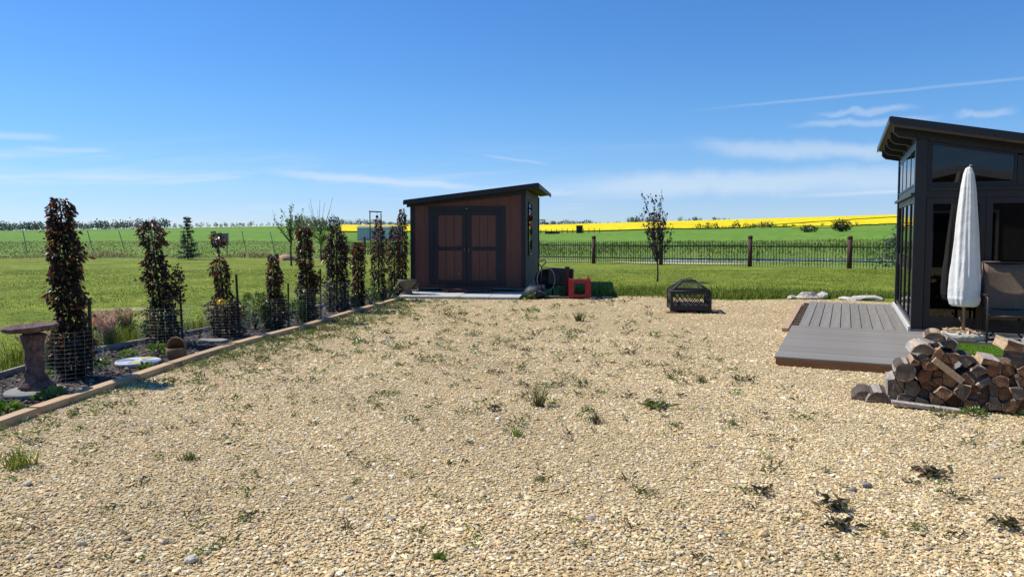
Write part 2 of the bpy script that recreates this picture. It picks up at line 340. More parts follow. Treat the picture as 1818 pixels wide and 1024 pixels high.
def groundmat(name, cols, scale, fine, bump, rough=0.95, patch=None):
    m, N, L, b = _newmat(name)
    tc = N.new('ShaderNodeTexCoord')
    big = N.new('ShaderNodeTexNoise'); big.inputs['Scale'].default_value = scale; big.inputs['Detail'].default_value = 8; big.inputs['Roughness'].default_value = 0.7
    sm = N.new('ShaderNodeTexNoise'); sm.inputs['Scale'].default_value = fine; sm.inputs['Detail'].default_value = 4
    L.new(tc.outputs['Object'], big.inputs['Vector']); L.new(tc.outputs['Object'], sm.inputs['Vector'])
    rp = N.new('ShaderNodeValToRGB'); els = rp.color_ramp.elements
    els[0].color = (*cols[0], 1); els[0].position = 0.28; els[1].color = (*cols[-1], 1); els[1].position = 0.72
    for i, c in enumerate(cols[1:-1]):
        e = els.new(0.28 + 0.44 * (i + 1) / (len(cols) - 1)); e.color = (*c, 1)
    L.new(big.outputs['Fac'], rp.inputs[0])
    mul = N.new('ShaderNodeMix'); mul.data_type = 'RGBA'; mul.blend_type = 'MULTIPLY'; mul.inputs[0].default_value = 1.0
    r2 = N.new('ShaderNodeMapRange'); r2.inputs['From Min'].default_value = 0.3; r2.inputs['From Max'].default_value = 0.7; r2.inputs['To Min'].default_value = 0.6; r2.inputs['To Max'].default_value = 1.35
    L.new(sm.outputs['Fac'], r2.inputs['Value']); L.new(rp.outputs[0], mul.inputs[6]); L.new(r2.outputs[0], mul.inputs[7])
    out = mul.outputs[2]
    if patch:
        pn = N.new('ShaderNodeTexNoise'); pn.inputs['Scale'].default_value = patch[1]; pn.inputs['Detail'].default_value = 7; pn.inputs['Roughness'].default_value = 0.7
        mp = N.new('ShaderNodeMapping'); mp.inputs['Location'].default_value = (3.1, 7.7, 0); L.new(tc.outputs['Object'], mp.inputs[0]); L.new(mp.outputs[0], pn.inputs['Vector'])
        pr = N.new('ShaderNodeMapRange'); pr.inputs['From Min'].default_value = patch[2]; pr.inputs['From Max'].default_value = patch[2] + 0.1; pr.inputs['To Max'].default_value = patch[3]
        L.new(pn.outputs['Fac'], pr.inputs['Value'])
        mm = N.new('ShaderNodeMix'); mm.data_type = 'RGBA'; L.new(pr.outputs[0], mm.inputs[0]); L.new(out, mm.inputs[6]); mm.inputs[7].default_value = (*patch[0], 1); out = mm.outputs[2]
    L.new(out, b.inputs['Base Color']); b.inputs['Roughness'].default_value = rough; b.inputs['Specular IOR Level'].default_value = 0.15
    if bump:
        bp = N.new('ShaderNodeBump'); bp.inputs['Strength'].default_value = bump; bp.inputs['Distance'].default_value = 0.04
        L.new(sm.outputs['Fac'], bp.inputs['Height']); L.new(bp.outputs[0], b.inputs['Normal'])
    return m
M['lawn'] = groundmat('lawn_turf', [lin((78, 94, 26)), lin((102, 116, 32)), lin((120, 132, 42)), lin((144, 146, 62))], 0.6, 5, 0.4, patch=(lin((172, 156, 108)), 0.45, 0.63, 0.75))
M['meadow'] = groundmat('meadow', [lin((78, 102, 42)), lin((100, 124, 52)), lin((118, 136, 62)), lin((146, 150, 88))], 0.16, 5, 0.6)
M['crop'] = groundmat('crop_green', [lin((92, 126, 40)), lin((104, 138, 46)), lin((114, 144, 54))], 0.012, 0.6, 0.2)
M['canola'] = groundmat('canola_bloom', [lin((214, 186, 4)), lin((228, 204, 8)), lin((236, 216, 26))], 0.02, 0.25, 0.3)
M['soil'] = groundmat('mulch_soil', [lin((62, 56, 52)), lin((84, 78, 72)), lin((104, 98, 92))], 1.2, 40, 0.8)
M['gravel'] = groundmat('gravel_fines', [lin((166, 145, 106)), lin((188, 165, 122)), lin((200, 178, 134))], 0.9, 75, 0.6)
M['bare'] = groundmat('bare_dry_ground', [lin((118, 126, 56)), lin((152, 144, 88)), lin((182, 166, 124))], 1.3, 22, 0.5)
M['path'] = groundmat('sandy_path', [lin((186, 170, 132)), lin((206, 190, 150))], 0.5, 12, 0.3)

# ------------------------------------------------------------------ terrain
def lerp_tab(t, tab):
    return np.interp(t, [a for a, _ in tab], [b for _, b in tab])
def zt(x, y):
    """ground height; the land lies flat to the fence, dips at the pond and rises to the canola hill on the right"""
    x = np.asarray(x, float); y = np.asarray(y, float); t = x / np.maximum(y, 1.0)
    z60 = lerp_tab(t, [(-0.7, 0.0), (-0.35, -0.1), (-0.2, -0.4), (0.1, -0.35), (0.6, -0.3)])
    z250 = lerp_tab(t, [(-0.7, -0.05), (-0.35, 0.6), (-0.24, 0.35), (0.04, 0.2), (0.3, 1.6), (0.52, 2.7), (0.8, 4.0)])
    z600 = lerp_tab(t, [(-0.7, -0.4), (-0.35, 3.0), (-0.24, 4.0), (0.04, 4.0), (0.3, 8.4), (0.52, 12.4), (0.8, 16.5)])
    z = np.where(y < 32, 0.0, np.where(y < 60, z60 * (y - 32) / 28, np.where(y < 250, z60 + (z250 - z60) * np.maximum(y - 60, 0) / 190, np.where(y < 600, z250 + (z600 - z250) * (y - 250) / 350, z600 - (y - 600) * 0.03))))
    dip = np.exp(-(((y - 46.0) / 4.6) ** 4)) * np.clip((x - 7.5) / 3.0, 0, 1) * 0.45
    bank = np.exp(-(((y - 62.0) / 9.0) ** 2)) * np.clip((x - 2) / 10.0, 0, 1) * 0.35
    return z - dip + bank
TIMBER = [(-4.46, 3.0), (-4.38, 6.19), (-4.33, 7.06), (-4.20, 8.21), (-4.11, 9.14), (-3.99, 10.12), (-3.75, 11.27), (-3.43, 12.72), (-3.10, 14.99), (-2.66, 17.3)]
BACKEDGE = [(-6.3, 3.0), (-5.85, 7.2), (-5.80, 8.2), (-5.80, 8.9), (-5.78, 9.5), (-5.61, 10.2), (-5.26, 11.2), (-4.93, 12.2), (-4.4, 14.2), (-3.75, 17.0), (-3.1, 20.5)]
GRAVEL = TIMBER + [(-2.6, 17.55), (0.25, 17.25), (0.5, 17.35), (0.9, 17.45), (1.3, 17.9), (1.95, 17.9), (2.9, 18.25), (3.85, 18.2), (4.5, 17.5), (5.2, 17.1), (6.2, 17.35), (7.2, 17.45), (14, 14), (14, -8.9), (-4.46, -8.9)]
BED = TIMBER + [(-2.7, 20.5)] + BACKEDGE[::-1]
FENCE_R = [(17.9, 28.9), (14.21, 30.8), (10.6, 32.6), (7.0, 34.4), (4.05, 36.3), (1.0, 38.3)]
FENCE_L = [(-8.4, 54.5), (-11.4, 56.5), (-14.4, 58.5)]

ts = np.concatenate([np.linspace(-2.5, -1.05, 16), np.linspace(-1.0, 1.0, 321), np.linspace(1.05, 2.5, 16)])
ys = np.concatenate([np.linspace(2.5, 30, 40), np.linspace(30.5, 70, 80), np.geomspace(71, 260, 60), np.geomspace(264, 900, 60), np.geomspace(950, 3500, 8)])
TT, YY = np.meshgrid(ts, ys); XX = TT * YY; ZZ = zt(XX, YY)
ZZ = np.where(YY < 32, -0.004, ZZ)
nr, nc = TT.shape
idx = np.arange(nr * nc).reshape(nr, nc)
Q = np.stack([idx[:-1, :-1], idx[:-1, 1:], idx[1:, 1:], idx[1:, :-1]], -1).reshape(-1, 4)
cx = XX.ravel()[Q].mean(1); cy = YY.ravel()[Q].mean(1); ct = cx / cy
wob = 1.2 * np.sin(cx * 0.35) + 0.5 * np.sin(cx * 1.3 + 1)
fence_y = np.interp(cx, [-14.4, -8.4, 1.0, 17.9, 40], [58.5, 54.5, 38.3, 28.9, 17])
lawn_far = np.where(ct < -0.26, 41 + wob * 0.6, np.minimum(fence_y + 0.4, 60))
is_lawn = cy < lawn_far
is_meadow = (~is_lawn) & (cy < 95 + 3 * wob)
split_y = 256 + 950 * (ct - 0.33)
is_canola = (ct > -0.235) & (cy > 250 + 8 * np.sin(ct * 40)) & (cy < 610) & ~((ct > 0.31) & (np.abs(cy - split_y) < 7 + 60 * np.clip(ct - 0.33, 0, 0.3)))
is_canola |= (ct > 0.38) & (ct < 0.46) & (cy > 215) & (cy < 224)
is_crop = ~(is_lawn | is_meadow | is_canola)
Vt = np.stack([XX.ravel(), YY.ravel(), ZZ.ravel()], 1)
def zone(name, mask, mat, lift=0.0):
    q = Q[mask]; u, inv = np.unique(q, return_inverse=True); V = Vt[u].copy(); V[:, 2] += lift
    o = link(name, npmesh(name, V, inv.reshape(-1, 4), None, mat, True)); tag(o, kind='structure'); return o
zone('lawn', is_lawn, M['lawn']); zone('meadow', is_meadow, M['meadow']); zone('crop_field', is_crop, M['crop']); zone('canola_field', is_canola, M['canola'], 0.4)
g = MB(); g.add([(-400, -400, -0.03), (400, -400, -0.03), (400, 12, -0.03), (-400, 12, -0.03)], [(0, 1, 2, 3)])
tag(g.build('ground', M['lawn']), kind='structure')
g = MB(); g.add([(x, y, 0.004) for x, y in GRAVEL], [tuple(range(len(GRAVEL)))]); tag(g.build('gravel_yard', M['gravel']), kind='structure')
g = MB(); g.add([(x, y, 0.002) for x, y in BED], [tuple(range(len(BED)))]); tag(g.build('garden_bed', M['soil']), kind='structure')
# pond
m, N, L, b = _newmat('pond_water'); b.inputs['Base Color'].default_value = (*lin((40, 58, 60)), 1); b.inputs['Roughness'].default_value = 0.06; b.inputs['IOR'].default_value = 1.33
nz = N.new('ShaderNodeTexNoise'); nz.inputs['Scale'].default_value = 2.5; bp = N.new('ShaderNodeBump'); bp.inputs['Strength'].default_value = 0.12; L.new(nz.outputs['Fac'], bp.inputs['Height']); L.new(bp.outputs[0], b.inputs['Normal'])
g = MB(); ring = [(20 + 13 * math.cos(a), 45.6 + 4.4 * math.sin(a) + 0.5 * math.sin(3 * a), -0.31) for a in np.linspace(0, 2 * PI, 40, endpoint=False)]
g.add(ring, [tuple(range(40))]); tag(g.build('pond', m), kind='structure')
# sandy path just past the fence
pl = [(5.2, 37.6), (6.6, 36.6), (8.2, 35.8), (10.0, 35.3), (11.6, 35.2)]; pw = [0.5, 1.0, 1.1, 0.9, 0.3]
g = MB(); vs_ = [(x, y - w, float(zt(x, y - w)) + 0.03) for (x, y), w in zip(pl, pw)] + [(x, y + w, float(zt(x, y + w)) + 0.03) for (x, y), w in zip(pl, pw)]
g.add(vs_, [(i, i + 1, 6 + i, 5 + i) for i in range(4)]); tag(g.build('path', M['path']), kind='structure')
pl = [(0.6, 39.6), (1.8, 39.5), (3.2, 39.2), (4.2, 38.6)]; g = MB()
vs_ = [(x, y - .25, float(zt(x, y - .25)) + 0.03) for x, y in pl] + [(x, y + .35, float(zt(x, y + .35)) + 0.03) for x, y in pl]
g.add(vs_, [(i, i + 1, 5 + i, 4 + i) for i in range(3)]); tag(g.build('path', M['path']), kind='structure')

# ------------------------------------------------------------------ gravel stones
def stones(n, y0, y1, rad, kind, flat=1.0):
    y = y0 + (y1 - y0) * rng.random(n); hw = 0.74 * y + 0.6; x = rng.uniform(-1, 1, n) * hw
    # area-uniform: keep with probability proportional to the half width
    k = rng.random(n) < hw / hw.max(); x, y = x[k], y[k]
    k = inpoly(x, y, GRAVEL); x, y = x[k], y[k]; n = len(x)
    if kind == 'ico':
        bm = bmesh.new(); bmesh.ops.create_icosphere(bm, subdivisions=1, radius=1); bv = np.array([v.co[:] for v in bm.verts]); bf = np.array([[v.index for v in f.verts] for f in bm.faces]); bm.free()
        bf = bf[bv[bf][:, :, 2].mean(1) > -0.75]
    else:
        k6 = 5 if kind == 'hex' else 4
        bv = np.array([(0.35 * math.cos(.5), 0.35 * math.sin(.5), 1.0)] + [(math.cos(2 * PI * i / k6), math.sin(2 * PI * i / k6), -0.2) for i in range(k6)])
        bf = np.array([(0, 1 + i, 1 + (i + 1) % k6) for i in range(k6)])
    nv = len(bv); r = rad * np.exp(rng.normal(0, 0.36, n))
    P = bv[None] * (1 + rng.uniform(-0.28, 0.28, (n, nv, 1)))
    sc = np.stack([r * rng.uniform(0.9, 1.35, n), r * rng.uniform(0.65, 1.0, n), flat * r * rng.uniform(0.35, 0.65, n)], 1)
    P = P * sc[:, None]
    tx = rng.normal(0, 0.3 * flat, n); c, s = np.cos(tx)[:, None], np.sin(tx)[:, None]
    Y, Z = P[..., 1] * c - P[..., 2] * s, P[..., 1] * s + P[..., 2] * c
    a = rng.uniform(0, 2 * PI, n); c, s = np.cos(a)[:, None], np.sin(a)[:, None]
    X2, Y2 = P[..., 0] * c - Y * s, P[..., 0] * s + Y * c
    V = np.stack([X2 + x[:, None], Y2 + y[:, None], Z + (0.006 + r * rng.uniform(0.05, 0.45, n) * flat)[:, None]], -1).reshape(-1, 3)
    Fc = (bf[None] + (np.arange(n) * nv)[:, None, None]).reshape(-1, 3)
    cols = pick(n, [(222, 200, 152), (211, 184, 134), (232, 214, 174), (197, 171, 124), (186, 172, 145), (155, 147, 134), (218, 182, 136), (239, 228, 198), (129, 118, 103)], [5, 5, 4, 3, 2, 1, 1.6, 1.3, .5], 0.14)
    cl_ = 1 + 0.10 * np.sin(x * 1.7 + 2 * np.sin(y * 0.9)) * np.sin(y * 1.3 + x * 0.4)
    cols = np.clip(cols * cl_[:, None], 0, 1)
    return V, Fc, np.repeat(cols, nv, 0)
parts = [stones(72000, 2.7, 4.4, 0.0074, 'ico'), stones(175000, 4.4, 8.0, 0.0080, 'hex', .85), stones(125000, 8.0, 12.0, 0.0110, 'quad', .7), stones(110000, 12.0, 18.6, 0.0130, 'quad', .55)]
off = 0; Vs, Fs, Cs = [], [], []
for V, Fc, C in parts: Vs.append(V); Fs.append(Fc + off); Cs.append(C); off += len(V)
tag(link('gravel', npmesh('gravel', np.concatenate(Vs), np.concatenate(Fs), np.concatenate(Cs), M['pebble'])), 'tan and cream pea gravel spread over the whole yard', 'gravel', kind='stuff')
# mulch chips and grey stones in the bed
n = 16000; x = rng.uniform(-6.3, -2.5, n); y = rng.uniform(4.5, 20, n); k = inpoly(x, y, BED); x, y = x[k], y[k]; n = len(x)
a = rng.uniform(0, 2 * PI, n); l = rng.uniform(0.012, 0.035, n); w = l * rng.uniform(0.35, 0.8, n); zz = rng.uniform(0.006, 0.03, n)
V = []
for sx, sy, sz in ((1, 0, 0), (0, 1, .4), (-1, 0, 0), (0, -1, .1)):
    lx, ly = sx * l, sy * w
    V.append(np.stack([x + lx * np.cos(a) - ly * np.sin(a), y + lx * np.sin(a) + ly * np.cos(a), zz + sz * l + rng.uniform(-.006, .012, n)], 1))
V = np.stack(V, 1).reshape(-1, 3); i = np.arange(n) * 4
tag(link('mulch', npmesh('mulch', V, np.concatenate([np.stack([i, i + 1, i + 2], 1), np.stack([i, i + 2, i + 3], 1)]), np.repeat(pick(n, [(92, 84, 78), (124, 116, 108), (66, 58, 54), (150, 144, 138), (88, 70, 58)], None, 0.2), 4, 0), M['pebble'])),
    'grey bark mulch and stone chips covering the tree bed', 'mulch', kind='stuff')

# ------------------------------------------------------------------ lawn and meadow grass
def scatter(n, y0, y1, half=0.76, pad=1.0, power=1.0):
    y = y0 + (y1 - y0) * rng.random(n) ** power; x = rng.uniform(-1, 1, n) * (half * y + pad); return x, y
GREENS = [(110, 126, 38), (94, 110, 32), (128, 138, 48), (76, 92, 30), (152, 146, 78)]
x, y = scatter(120000, 5.5, 30, power=1.2)
hide = inpoly(x, y, GRAVEL) | inpoly(x, y, BED) | ((x > -3.0) & (x < 1.4) & (y > 17) & (y < 25))
PATCH = [(-8.2, 15.2, .8, .5), (-7.0, 13.8, .7, .45), (-5.2, 14.4, .5, .5), (-6.2, 15.9, .6, .4), (-7.9, 11.9, .5, .3)]
for px, py, rx, ry in PATCH:
    ring = [(px + rx * q * math.cos(a), py + ry * q * math.sin(a), 0.001) for a, q in zip(np.linspace(0, 2 * PI, 26, endpoint=False), rng.uniform(.35, 1.1, 26))]
    g = MB(); g.add(ring, [tuple(range(26))]); tag(g.build('bare_ground', M['bare']), kind='structure')
    hide |= (((x - px) / rx) ** 2 + ((y - py) / ry) ** 2 < rng.uniform(.0, 1.1, len(x))) & (rng.random(len(x)) < .6)
k = ~hide & (y < np.interp(x, [-14, -8, 1, 18, 30], [41, 41, 38, 29, 22])); x, y = x[k], y[k]; n = len(x)
h = rng.uniform(0.012, 0.032, n) * (0.8 + 0.4 * np.sin(x * 0.8) * np.sin(y * 0.6)) ; w = 0.004 + 0.0007 * y
tag(link('lawn_grass', blademesh('lawn_grass', x, y, np.full(n, -0.004), h, w, rng.uniform(0.1, 0.8, n), pick(n, GREENS, [4, 4, 4, 2.5, 1.4], 0.2) * (1 + .16 * np.sin(x * .9 + 1.3 * np.sin(y * .5)) * np.sin(y * 1.1 + x * .3))[:, None], M['blade'])), 'short mown green grass of the lawn', 'grass', kind='stuff')
# taller uncut grass along the back edge of the gravel, round the bed and at the fence foot
X, Y, H = [], [], []
def strip(pts, n, spread, h0, h1):
    p = np.array(pts, float); seg = np.linalg.norm(np.diff(p, axis=0), axis=1); cum = np.concatenate([[0], np.cumsum(seg)])
    s = rng.random(n) * cum[-1]; clump = 0.5 + 0.5 * np.sin(s * 2.3) * np.sin(s * 0.9 + 1)
    xx = np.interp(s, cum, p[:, 0]) + rng.normal(0, spread, n); yy = np.interp(s, cum, p[:, 1]) + np.abs(rng.normal(0, spread, n))
    X.append(xx); Y.append(yy); H.append(rng.uniform(h0, h1, n) * (0.55 + 0.7 * clump))
strip([(1.1, 18.1), (2.0, 18.2), (3.0, 18.45), (3.9, 18.4), (4.6, 17.7), (5.3, 17.35), (6.3, 17.6), (7.3, 17.8), (9.5, 17.6)], 13000, 0.7, 0.03, 0.17)
strip([(1.2, 18.4), (3.8, 18.7), (5.2, 17.9), (7.6, 18.2)], 6000, 1.1, 0.05, 0.16)
tx_, ty_ = np.concatenate(X), np.concatenate(Y); th_ = np.concatenate(H); k = ~((tx_ < 1.25) & (ty_ < 24) & (tx_ > -2.9)); x, y, h = tx_[k], ty_[k], th_[k]; n = len(x)
tag(link('tall_grass', blademesh('tall_grass', x, y, np.zeros(n), h, rng.uniform(0.012, 0.024, n), rng.uniform(0.1, 0.6, n), pick(n, [(118, 140, 40), (102, 124, 34), (140, 154, 62), (88, 110, 34), (160, 158, 90)], None, 0.2), M['blade'])), 'tall uncut grass along the back edge of the gravel', 'grass', kind='stuff')
X, Y, H = [], [], []
strip([(-6.6, 4.5), (-6.15, 7.2), (-6.05, 8.5), (-6.1, 9.5), (-5.9, 10.4), (-5.5, 11.5)], 4200, 0.28, 0.08, 0.3)
strip([(-5.5, 11.5), (-4.7, 14.4), (-4.0, 17.4)], 3000, 0.2, 0.06, 0.2)
x, y, h = np.concatenate(X), np.concatenate(Y), np.concatenate(H); k = ~inpoly(x, y, BED) & (x < -3.4); x, y, h = x[k], y[k], h[k]; n = len(x)
tag(link('tall_grass', blademesh('tall_grass', x, y, np.zeros(n), h, rng.uniform(0.006, 0.013, n), rng.uniform(0.2, 0.8, n), pick(n, GREENS, None, 0.2), M['blade'])), 'long green grass growing along the lawn side of the tree bed', 'grass', kind='stuff')
# meadow: rough growth past the fence
x, y = scatter(46000, 33, 95, 0.75, 2)
k = (y > np.interp(x, [-14.4, -8.4, 1, 18, 40], [58.5, 54.5, 39, 29.5, 19])) & ~((x > 7) & (((x - 20) / 13.4) ** 2 + ((y - 45.6) / 4.9) ** 2 < 1)) & ~((x > 0) & (x < 12.5) & (np.abs(y - np.interp(x, [0, 4, 5.2, 8.2, 11.6], [39.6, 38.6, 37.6, 35.8, 35.2])) < 1.4)) & (x / y > -0.26)
x, y = x[k], y[k]; n = len(x); bank = np.exp(-((y - 60) / 10) ** 2)
cm = 0.5 + 0.5 * np.sin(x * .5 + y * .3) * np.sin(y * .4 - x * .2)
tag(link('meadow_grass', blademesh('meadow_grass', x, y, zt(x, y) - 0.02, rng.uniform(0.05, 0.22, n) * (0.5 + cm) * (1 + bank) * np.where((y < 50) & (x > 0), .4, 1), rng.uniform(0.03, 0.07, n) * (y / 45), rng.uniform(0.1, 0.7, n),
    pick(n, [(112, 136, 54), (96, 122, 46), (136, 150, 74), (80, 102, 44), (168, 166, 112)], [4, 4, 3, 2, 1], 0.2), M['blade'])), 'rough green growth on the pond bank beyond the picket fence', 'grass', kind='stuff')
n = 15000; s = rng.random(n); x = -36 + s * 29 + rng.normal(0, .3, n); y = 41.8 + rng.normal(0, 0.9, n) + 3.5 * s; k = x / y < -0.2; x, y = x[k], y[k]; n = len(x)
cm = np.clip(0.5 + 0.6 * np.sin(x * 1.1) * np.sin(x * 0.37 + 1) - (x + 36) / 60, 0.1, 1)
tag(link('dry_grass', blademesh('dry_grass', x, y, zt(x, y), rng.uniform(0.1, 0.6, n) * cm, rng.uniform(0.02, 0.05, n), rng.uniform(0.2, 0.8, n),
    pick(n, [(198, 180, 130), (172, 152, 104), (136, 138, 70), (212, 198, 156), (104, 120, 50)], None, 0.2), M['blade'])), 'pale dry bleached grass strip below the leaning wire fence', 'grass', kind='stuff')
x = rng.uniform(-70, -9, 16000); y = rng.uniform(45, 95, 16000); k = (x / y > -0.78) & (x / y < -0.2); x, y = x[k], y[k]; n = len(x)
tag(link('meadow_grass', blademesh('meadow_grass', x, y, zt(x, y) - 0.02, rng.uniform(0.04, 0.16, n), rng.uniform(0.05, 0.12, n), rng.uniform(0.1, 0.6, n),
    pick(n, [(122, 142, 56), (108, 130, 46), (144, 150, 76)], None, 0.15), M['blade'])), 'green pasture growth behind the leaning wire fence', 'grass', kind='stuff')

# ------------------------------------------------------------------ far woods, bushes
def crownpts(n, c, r, shell=0.55):
    d = unit(rng.normal(size=(n, 3))); rad = shell + (1 - shell) * rng.random((n, 1)); return np.array(c) + d * rad * np.array(r), d
def woods(name, label, spots, mat_cols):
    P, A, Sz, C = [], [], [], []
    for (x, y, hgt, wd) in spots:
        z = float(zt(x, y)); n = int(70)
        p, d = crownpts(n, (x, y, z + hgt * 0.52), (wd, wd, hgt * 0.5), 0.2); P.append(p); A.append(d + rng.normal(0, .6, (n, 3))); Sz.append(rng.uniform(0.25, 0.5, n) * wd); C.append(pick(n, mat_cols, None, 0.2))
    o = link(name, leafmesh(name, np.concatenate(P), np.concatenate(A), np.concatenate(Sz), 0.9, np.concatenate(C), M['leaf']))
    return tag(o, label, 'woods', kind='stuff')
def row(t0, t1, n, y0, y1, h0, h1):
    out = []
    for i in range(n):
        t = t0 + (t1 - t0) * (i + random.random()) / n; y = random.uniform(y0, y1); h = random.uniform(h0, h1); out.append((t * y, y, h, h * random.uniform(.3, .6)))
    return out
FAR = [(88, 102, 92), (104, 116, 100), (74, 90, 84), (116, 124, 106)]
woods('far_woods', 'long dark treeline on the horizon left of the first column tree', row(-0.82, -0.57, 110, 520, 590, 3.5, 7.5), FAR)
woods('far_woods', 'horizon treeline between the first two column trees', row(-0.57, -0.47, 36, 500, 580, 3, 8), FAR)
woods('far_woods', 'low sparse treeline along the crest behind the spruce', row(-0.47, -0.31, 34, 560, 610, 1.5, 4.5), FAR)
woods('far_woods', 'rounded grove of grey green trees beyond the young green tree', row(-0.296, -0.255, 24, 255, 300, 3.5, 5.5), [(122, 130, 96), (136, 140, 108), (104, 114, 86)])
woods('far_woods', 'thin treeline above the canola left of the shed', row(-0.235, -0.12, 40, 590, 620, 2.5, 6), FAR)
woods('far_woods', 'thin treeline above the canola right of the shed', row(0.03, 0.11, 36, 600, 625, 2.5, 4.5) + row(.11, .15, 8, 600, 625, 1, 2.5), FAR)
woods('far_woods', 'dark treeline above the canola near the purple leaved tree', row(0.155, 0.20, 14, 600, 625, 3, 7) + row(0.225, 0.26, 7, 610, 630, 2.5, 5.5) + row(0.27, 0.30, 5, 615, 630, 2, 4), FAR)
woods('brush', 'dark scrub along the lower edge of the canola field', row(0.25, 0.36, 26, 236, 246, 0.8, 2.6) + row(0.36, 0.56, 10, 236, 246, 0.6, 1.6) + row(0.14, 0.25, 6, 236, 246, .5, 1.2), [(72, 86, 40), (92, 104, 48), (56, 70, 36)])
def bush(name, x, y, w, h, n, size, cols, label, cat='bush', stem=True):
    e = empty(name, (x, y, float(zt(x, y))), 0, label, cat)
    p, d = crownpts(n, (0, 0, h * 0.55), (w, w, h * 0.5), 0.3)
    p *= 1 + 0.12 * rng.normal(size=(n, 1)) * 0.5
    link('crown', leafmesh('crown', p, d + rng.normal(0, .5, (n, 3)), rng.uniform(.6, 1.3, n) * size, 0.6, pick(n, cols, None, .25), M['leaf']), e)
    s = MB()
    for i in range(4):
        a = i * 1.6; s.tube([(0, 0, 0), (math.cos(a) * w * .3, math.sin(a) * w * .3, h * .5)], [w * .05, w * .02], 5)
    s.build('trunk', M['trunk'], e); return e
bush('round_bush', 0.449 * 150, 150, 1.9, 2.3, 700, 0.42, [(46, 66, 30), (58, 78, 36), (36, 52, 26)], 'dark round bush standing alone in the green field')
bush('low_bush', 0.405 * 150, 150, 1.6, 1.4, 400, 0.4, [(92, 110, 52), (74, 92, 44)], 'pale low bush left of the dark round bush in the field')
bush('dark_tree', -0.243 * 190, 190, 1.9, 4.6, 600, 0.5, [(44, 58, 36), (60, 74, 44), (34, 46, 30)], 'dark pointed tree left of the small blue building', 'tree')
# distant field fence and clutter at the canola edge
e = empty('feed_trough', (0.055 * 200, 200, float(zt(11, 200))), 0, 'small dark trough at the near edge of the canola', 'trough'); MB().box((0, 0, .25), (4, 1, .5)).build('tub', M['rubber'], e)
for q_ in (-1.6, 1.6): MB().box((q_, 0, .05), (.3, 1.2, .1)).build('skid', M['oldwood'], e)
e = empty('field_bale', (0.092 * 205, 205, float(zt(19, 205))), 0, 'dark square bin standing at the canola edge by far posts', 'bin'); MB().box((0, 0, 1.0), (1.7, 1.4, 2.0)).build('body', M['iron'], e); MB().box((0, 0, 2.08), (1.9, 1.6, .15)).build('lid', M['rubber'], e)
fe = empty('field_fence', (0, 205, 0), 0, 'tiny far post fence along the near canola edge', 'fence')
pmesh = MB().tube([(0, 0, -.3), (0, 0, 1.3)], 0.09, 5).mesh('post', M['iron'])
for i in range(14):
    xx = 5 + i * 1.5; link('post', pmesh, fe, (xx, 0, float(zt(xx, 205))))

# ------------------------------------------------------------------ timber edging
def landscape_timber(p0, p1, label, w=0.125, h=0.075, mat='timber'):
    p0, p1 = Vector((*p0, 0)), Vector((*p1, 0)); L_ = (p1 - p0).length; a = math.atan2(p1.y - p0.y, p1.x - p0.x) - PI / 2
    s = MB(); k = 6; prof = [(-w / 2, 0), (-w / 2, h * .95), (-w * .47, h), (w * .47, h), (w / 2, h * .95), (w / 2, 0)]
    vs_ = []
    for i in range(k + 1):
        yy = L_ * i / k
        for px, pz in prof: vs_.append((px + random.uniform(-.003, .003), yy, pz + random.uniform(-.002, .002)))
    n_ = len(prof); s.add(vs_, [(i * n_ + j, i * n_ + (j + 1) % n_, (i + 1) * n_ + (j + 1) % n_, (i + 1) * n_ + j) for i in range(k) for j in range(n_)])
    s.f += [tuple(range(n_)), tuple(k * n_ + j for j in range(n_))]; s.m += [0, 0]; s.sm += [False] * 2
    o = s.build('landscape_timber', M[mat], None, (p0.x, p0.y, 0), (0, 0, a)); return tag(o, label, 'timber', 'timbers edging the gravel')
tl = [((-4.46, 4.0), (-4.36, 6.55), 'nearest edging timber, beside the birdbath at the picture edge'), ((-4.36, 6.6), (-4.15, 8.78), 'edging timber in front of the first column tree and round paver'),
      ((-4.15, 8.82), (-3.96, 10.3), 'edging timber beside the clay pot'), ((-3.96, 10.36), (-3.52, 12.3), 'curved stretch of edging timber below the third column tree'),
      ((-3.51, 12.34), (-3.14, 14.6), 'edging timber below the fifth and sixth column trees'), ((-3.13, 14.65), (-2.62, 17.3), 'farthest edging timber, ending near the stone urn')]
for a_, b_, l_ in tl: landscape_timber(a_, b_, l_)
be = empty('bed_border', (0, 0, 0), 0, 'low thin grey board edging between lawn and tree bed', 'edging')
for (x0, y0), (x1, y1) in zip(BACKEDGE[1:-1], BACKEDGE[2:]):
    v = Vector((x1 - x0, y1 - y0)); MB().box((0, 0, .03), (0.04, v.length * 1.0, 0.09), jit=.003).build('board', M['greywood'], be, ((x0 + x1) / 2, (y0 + y1) / 2, 0), (0, 0, math.atan2(v.y, v.x) - PI / 2))

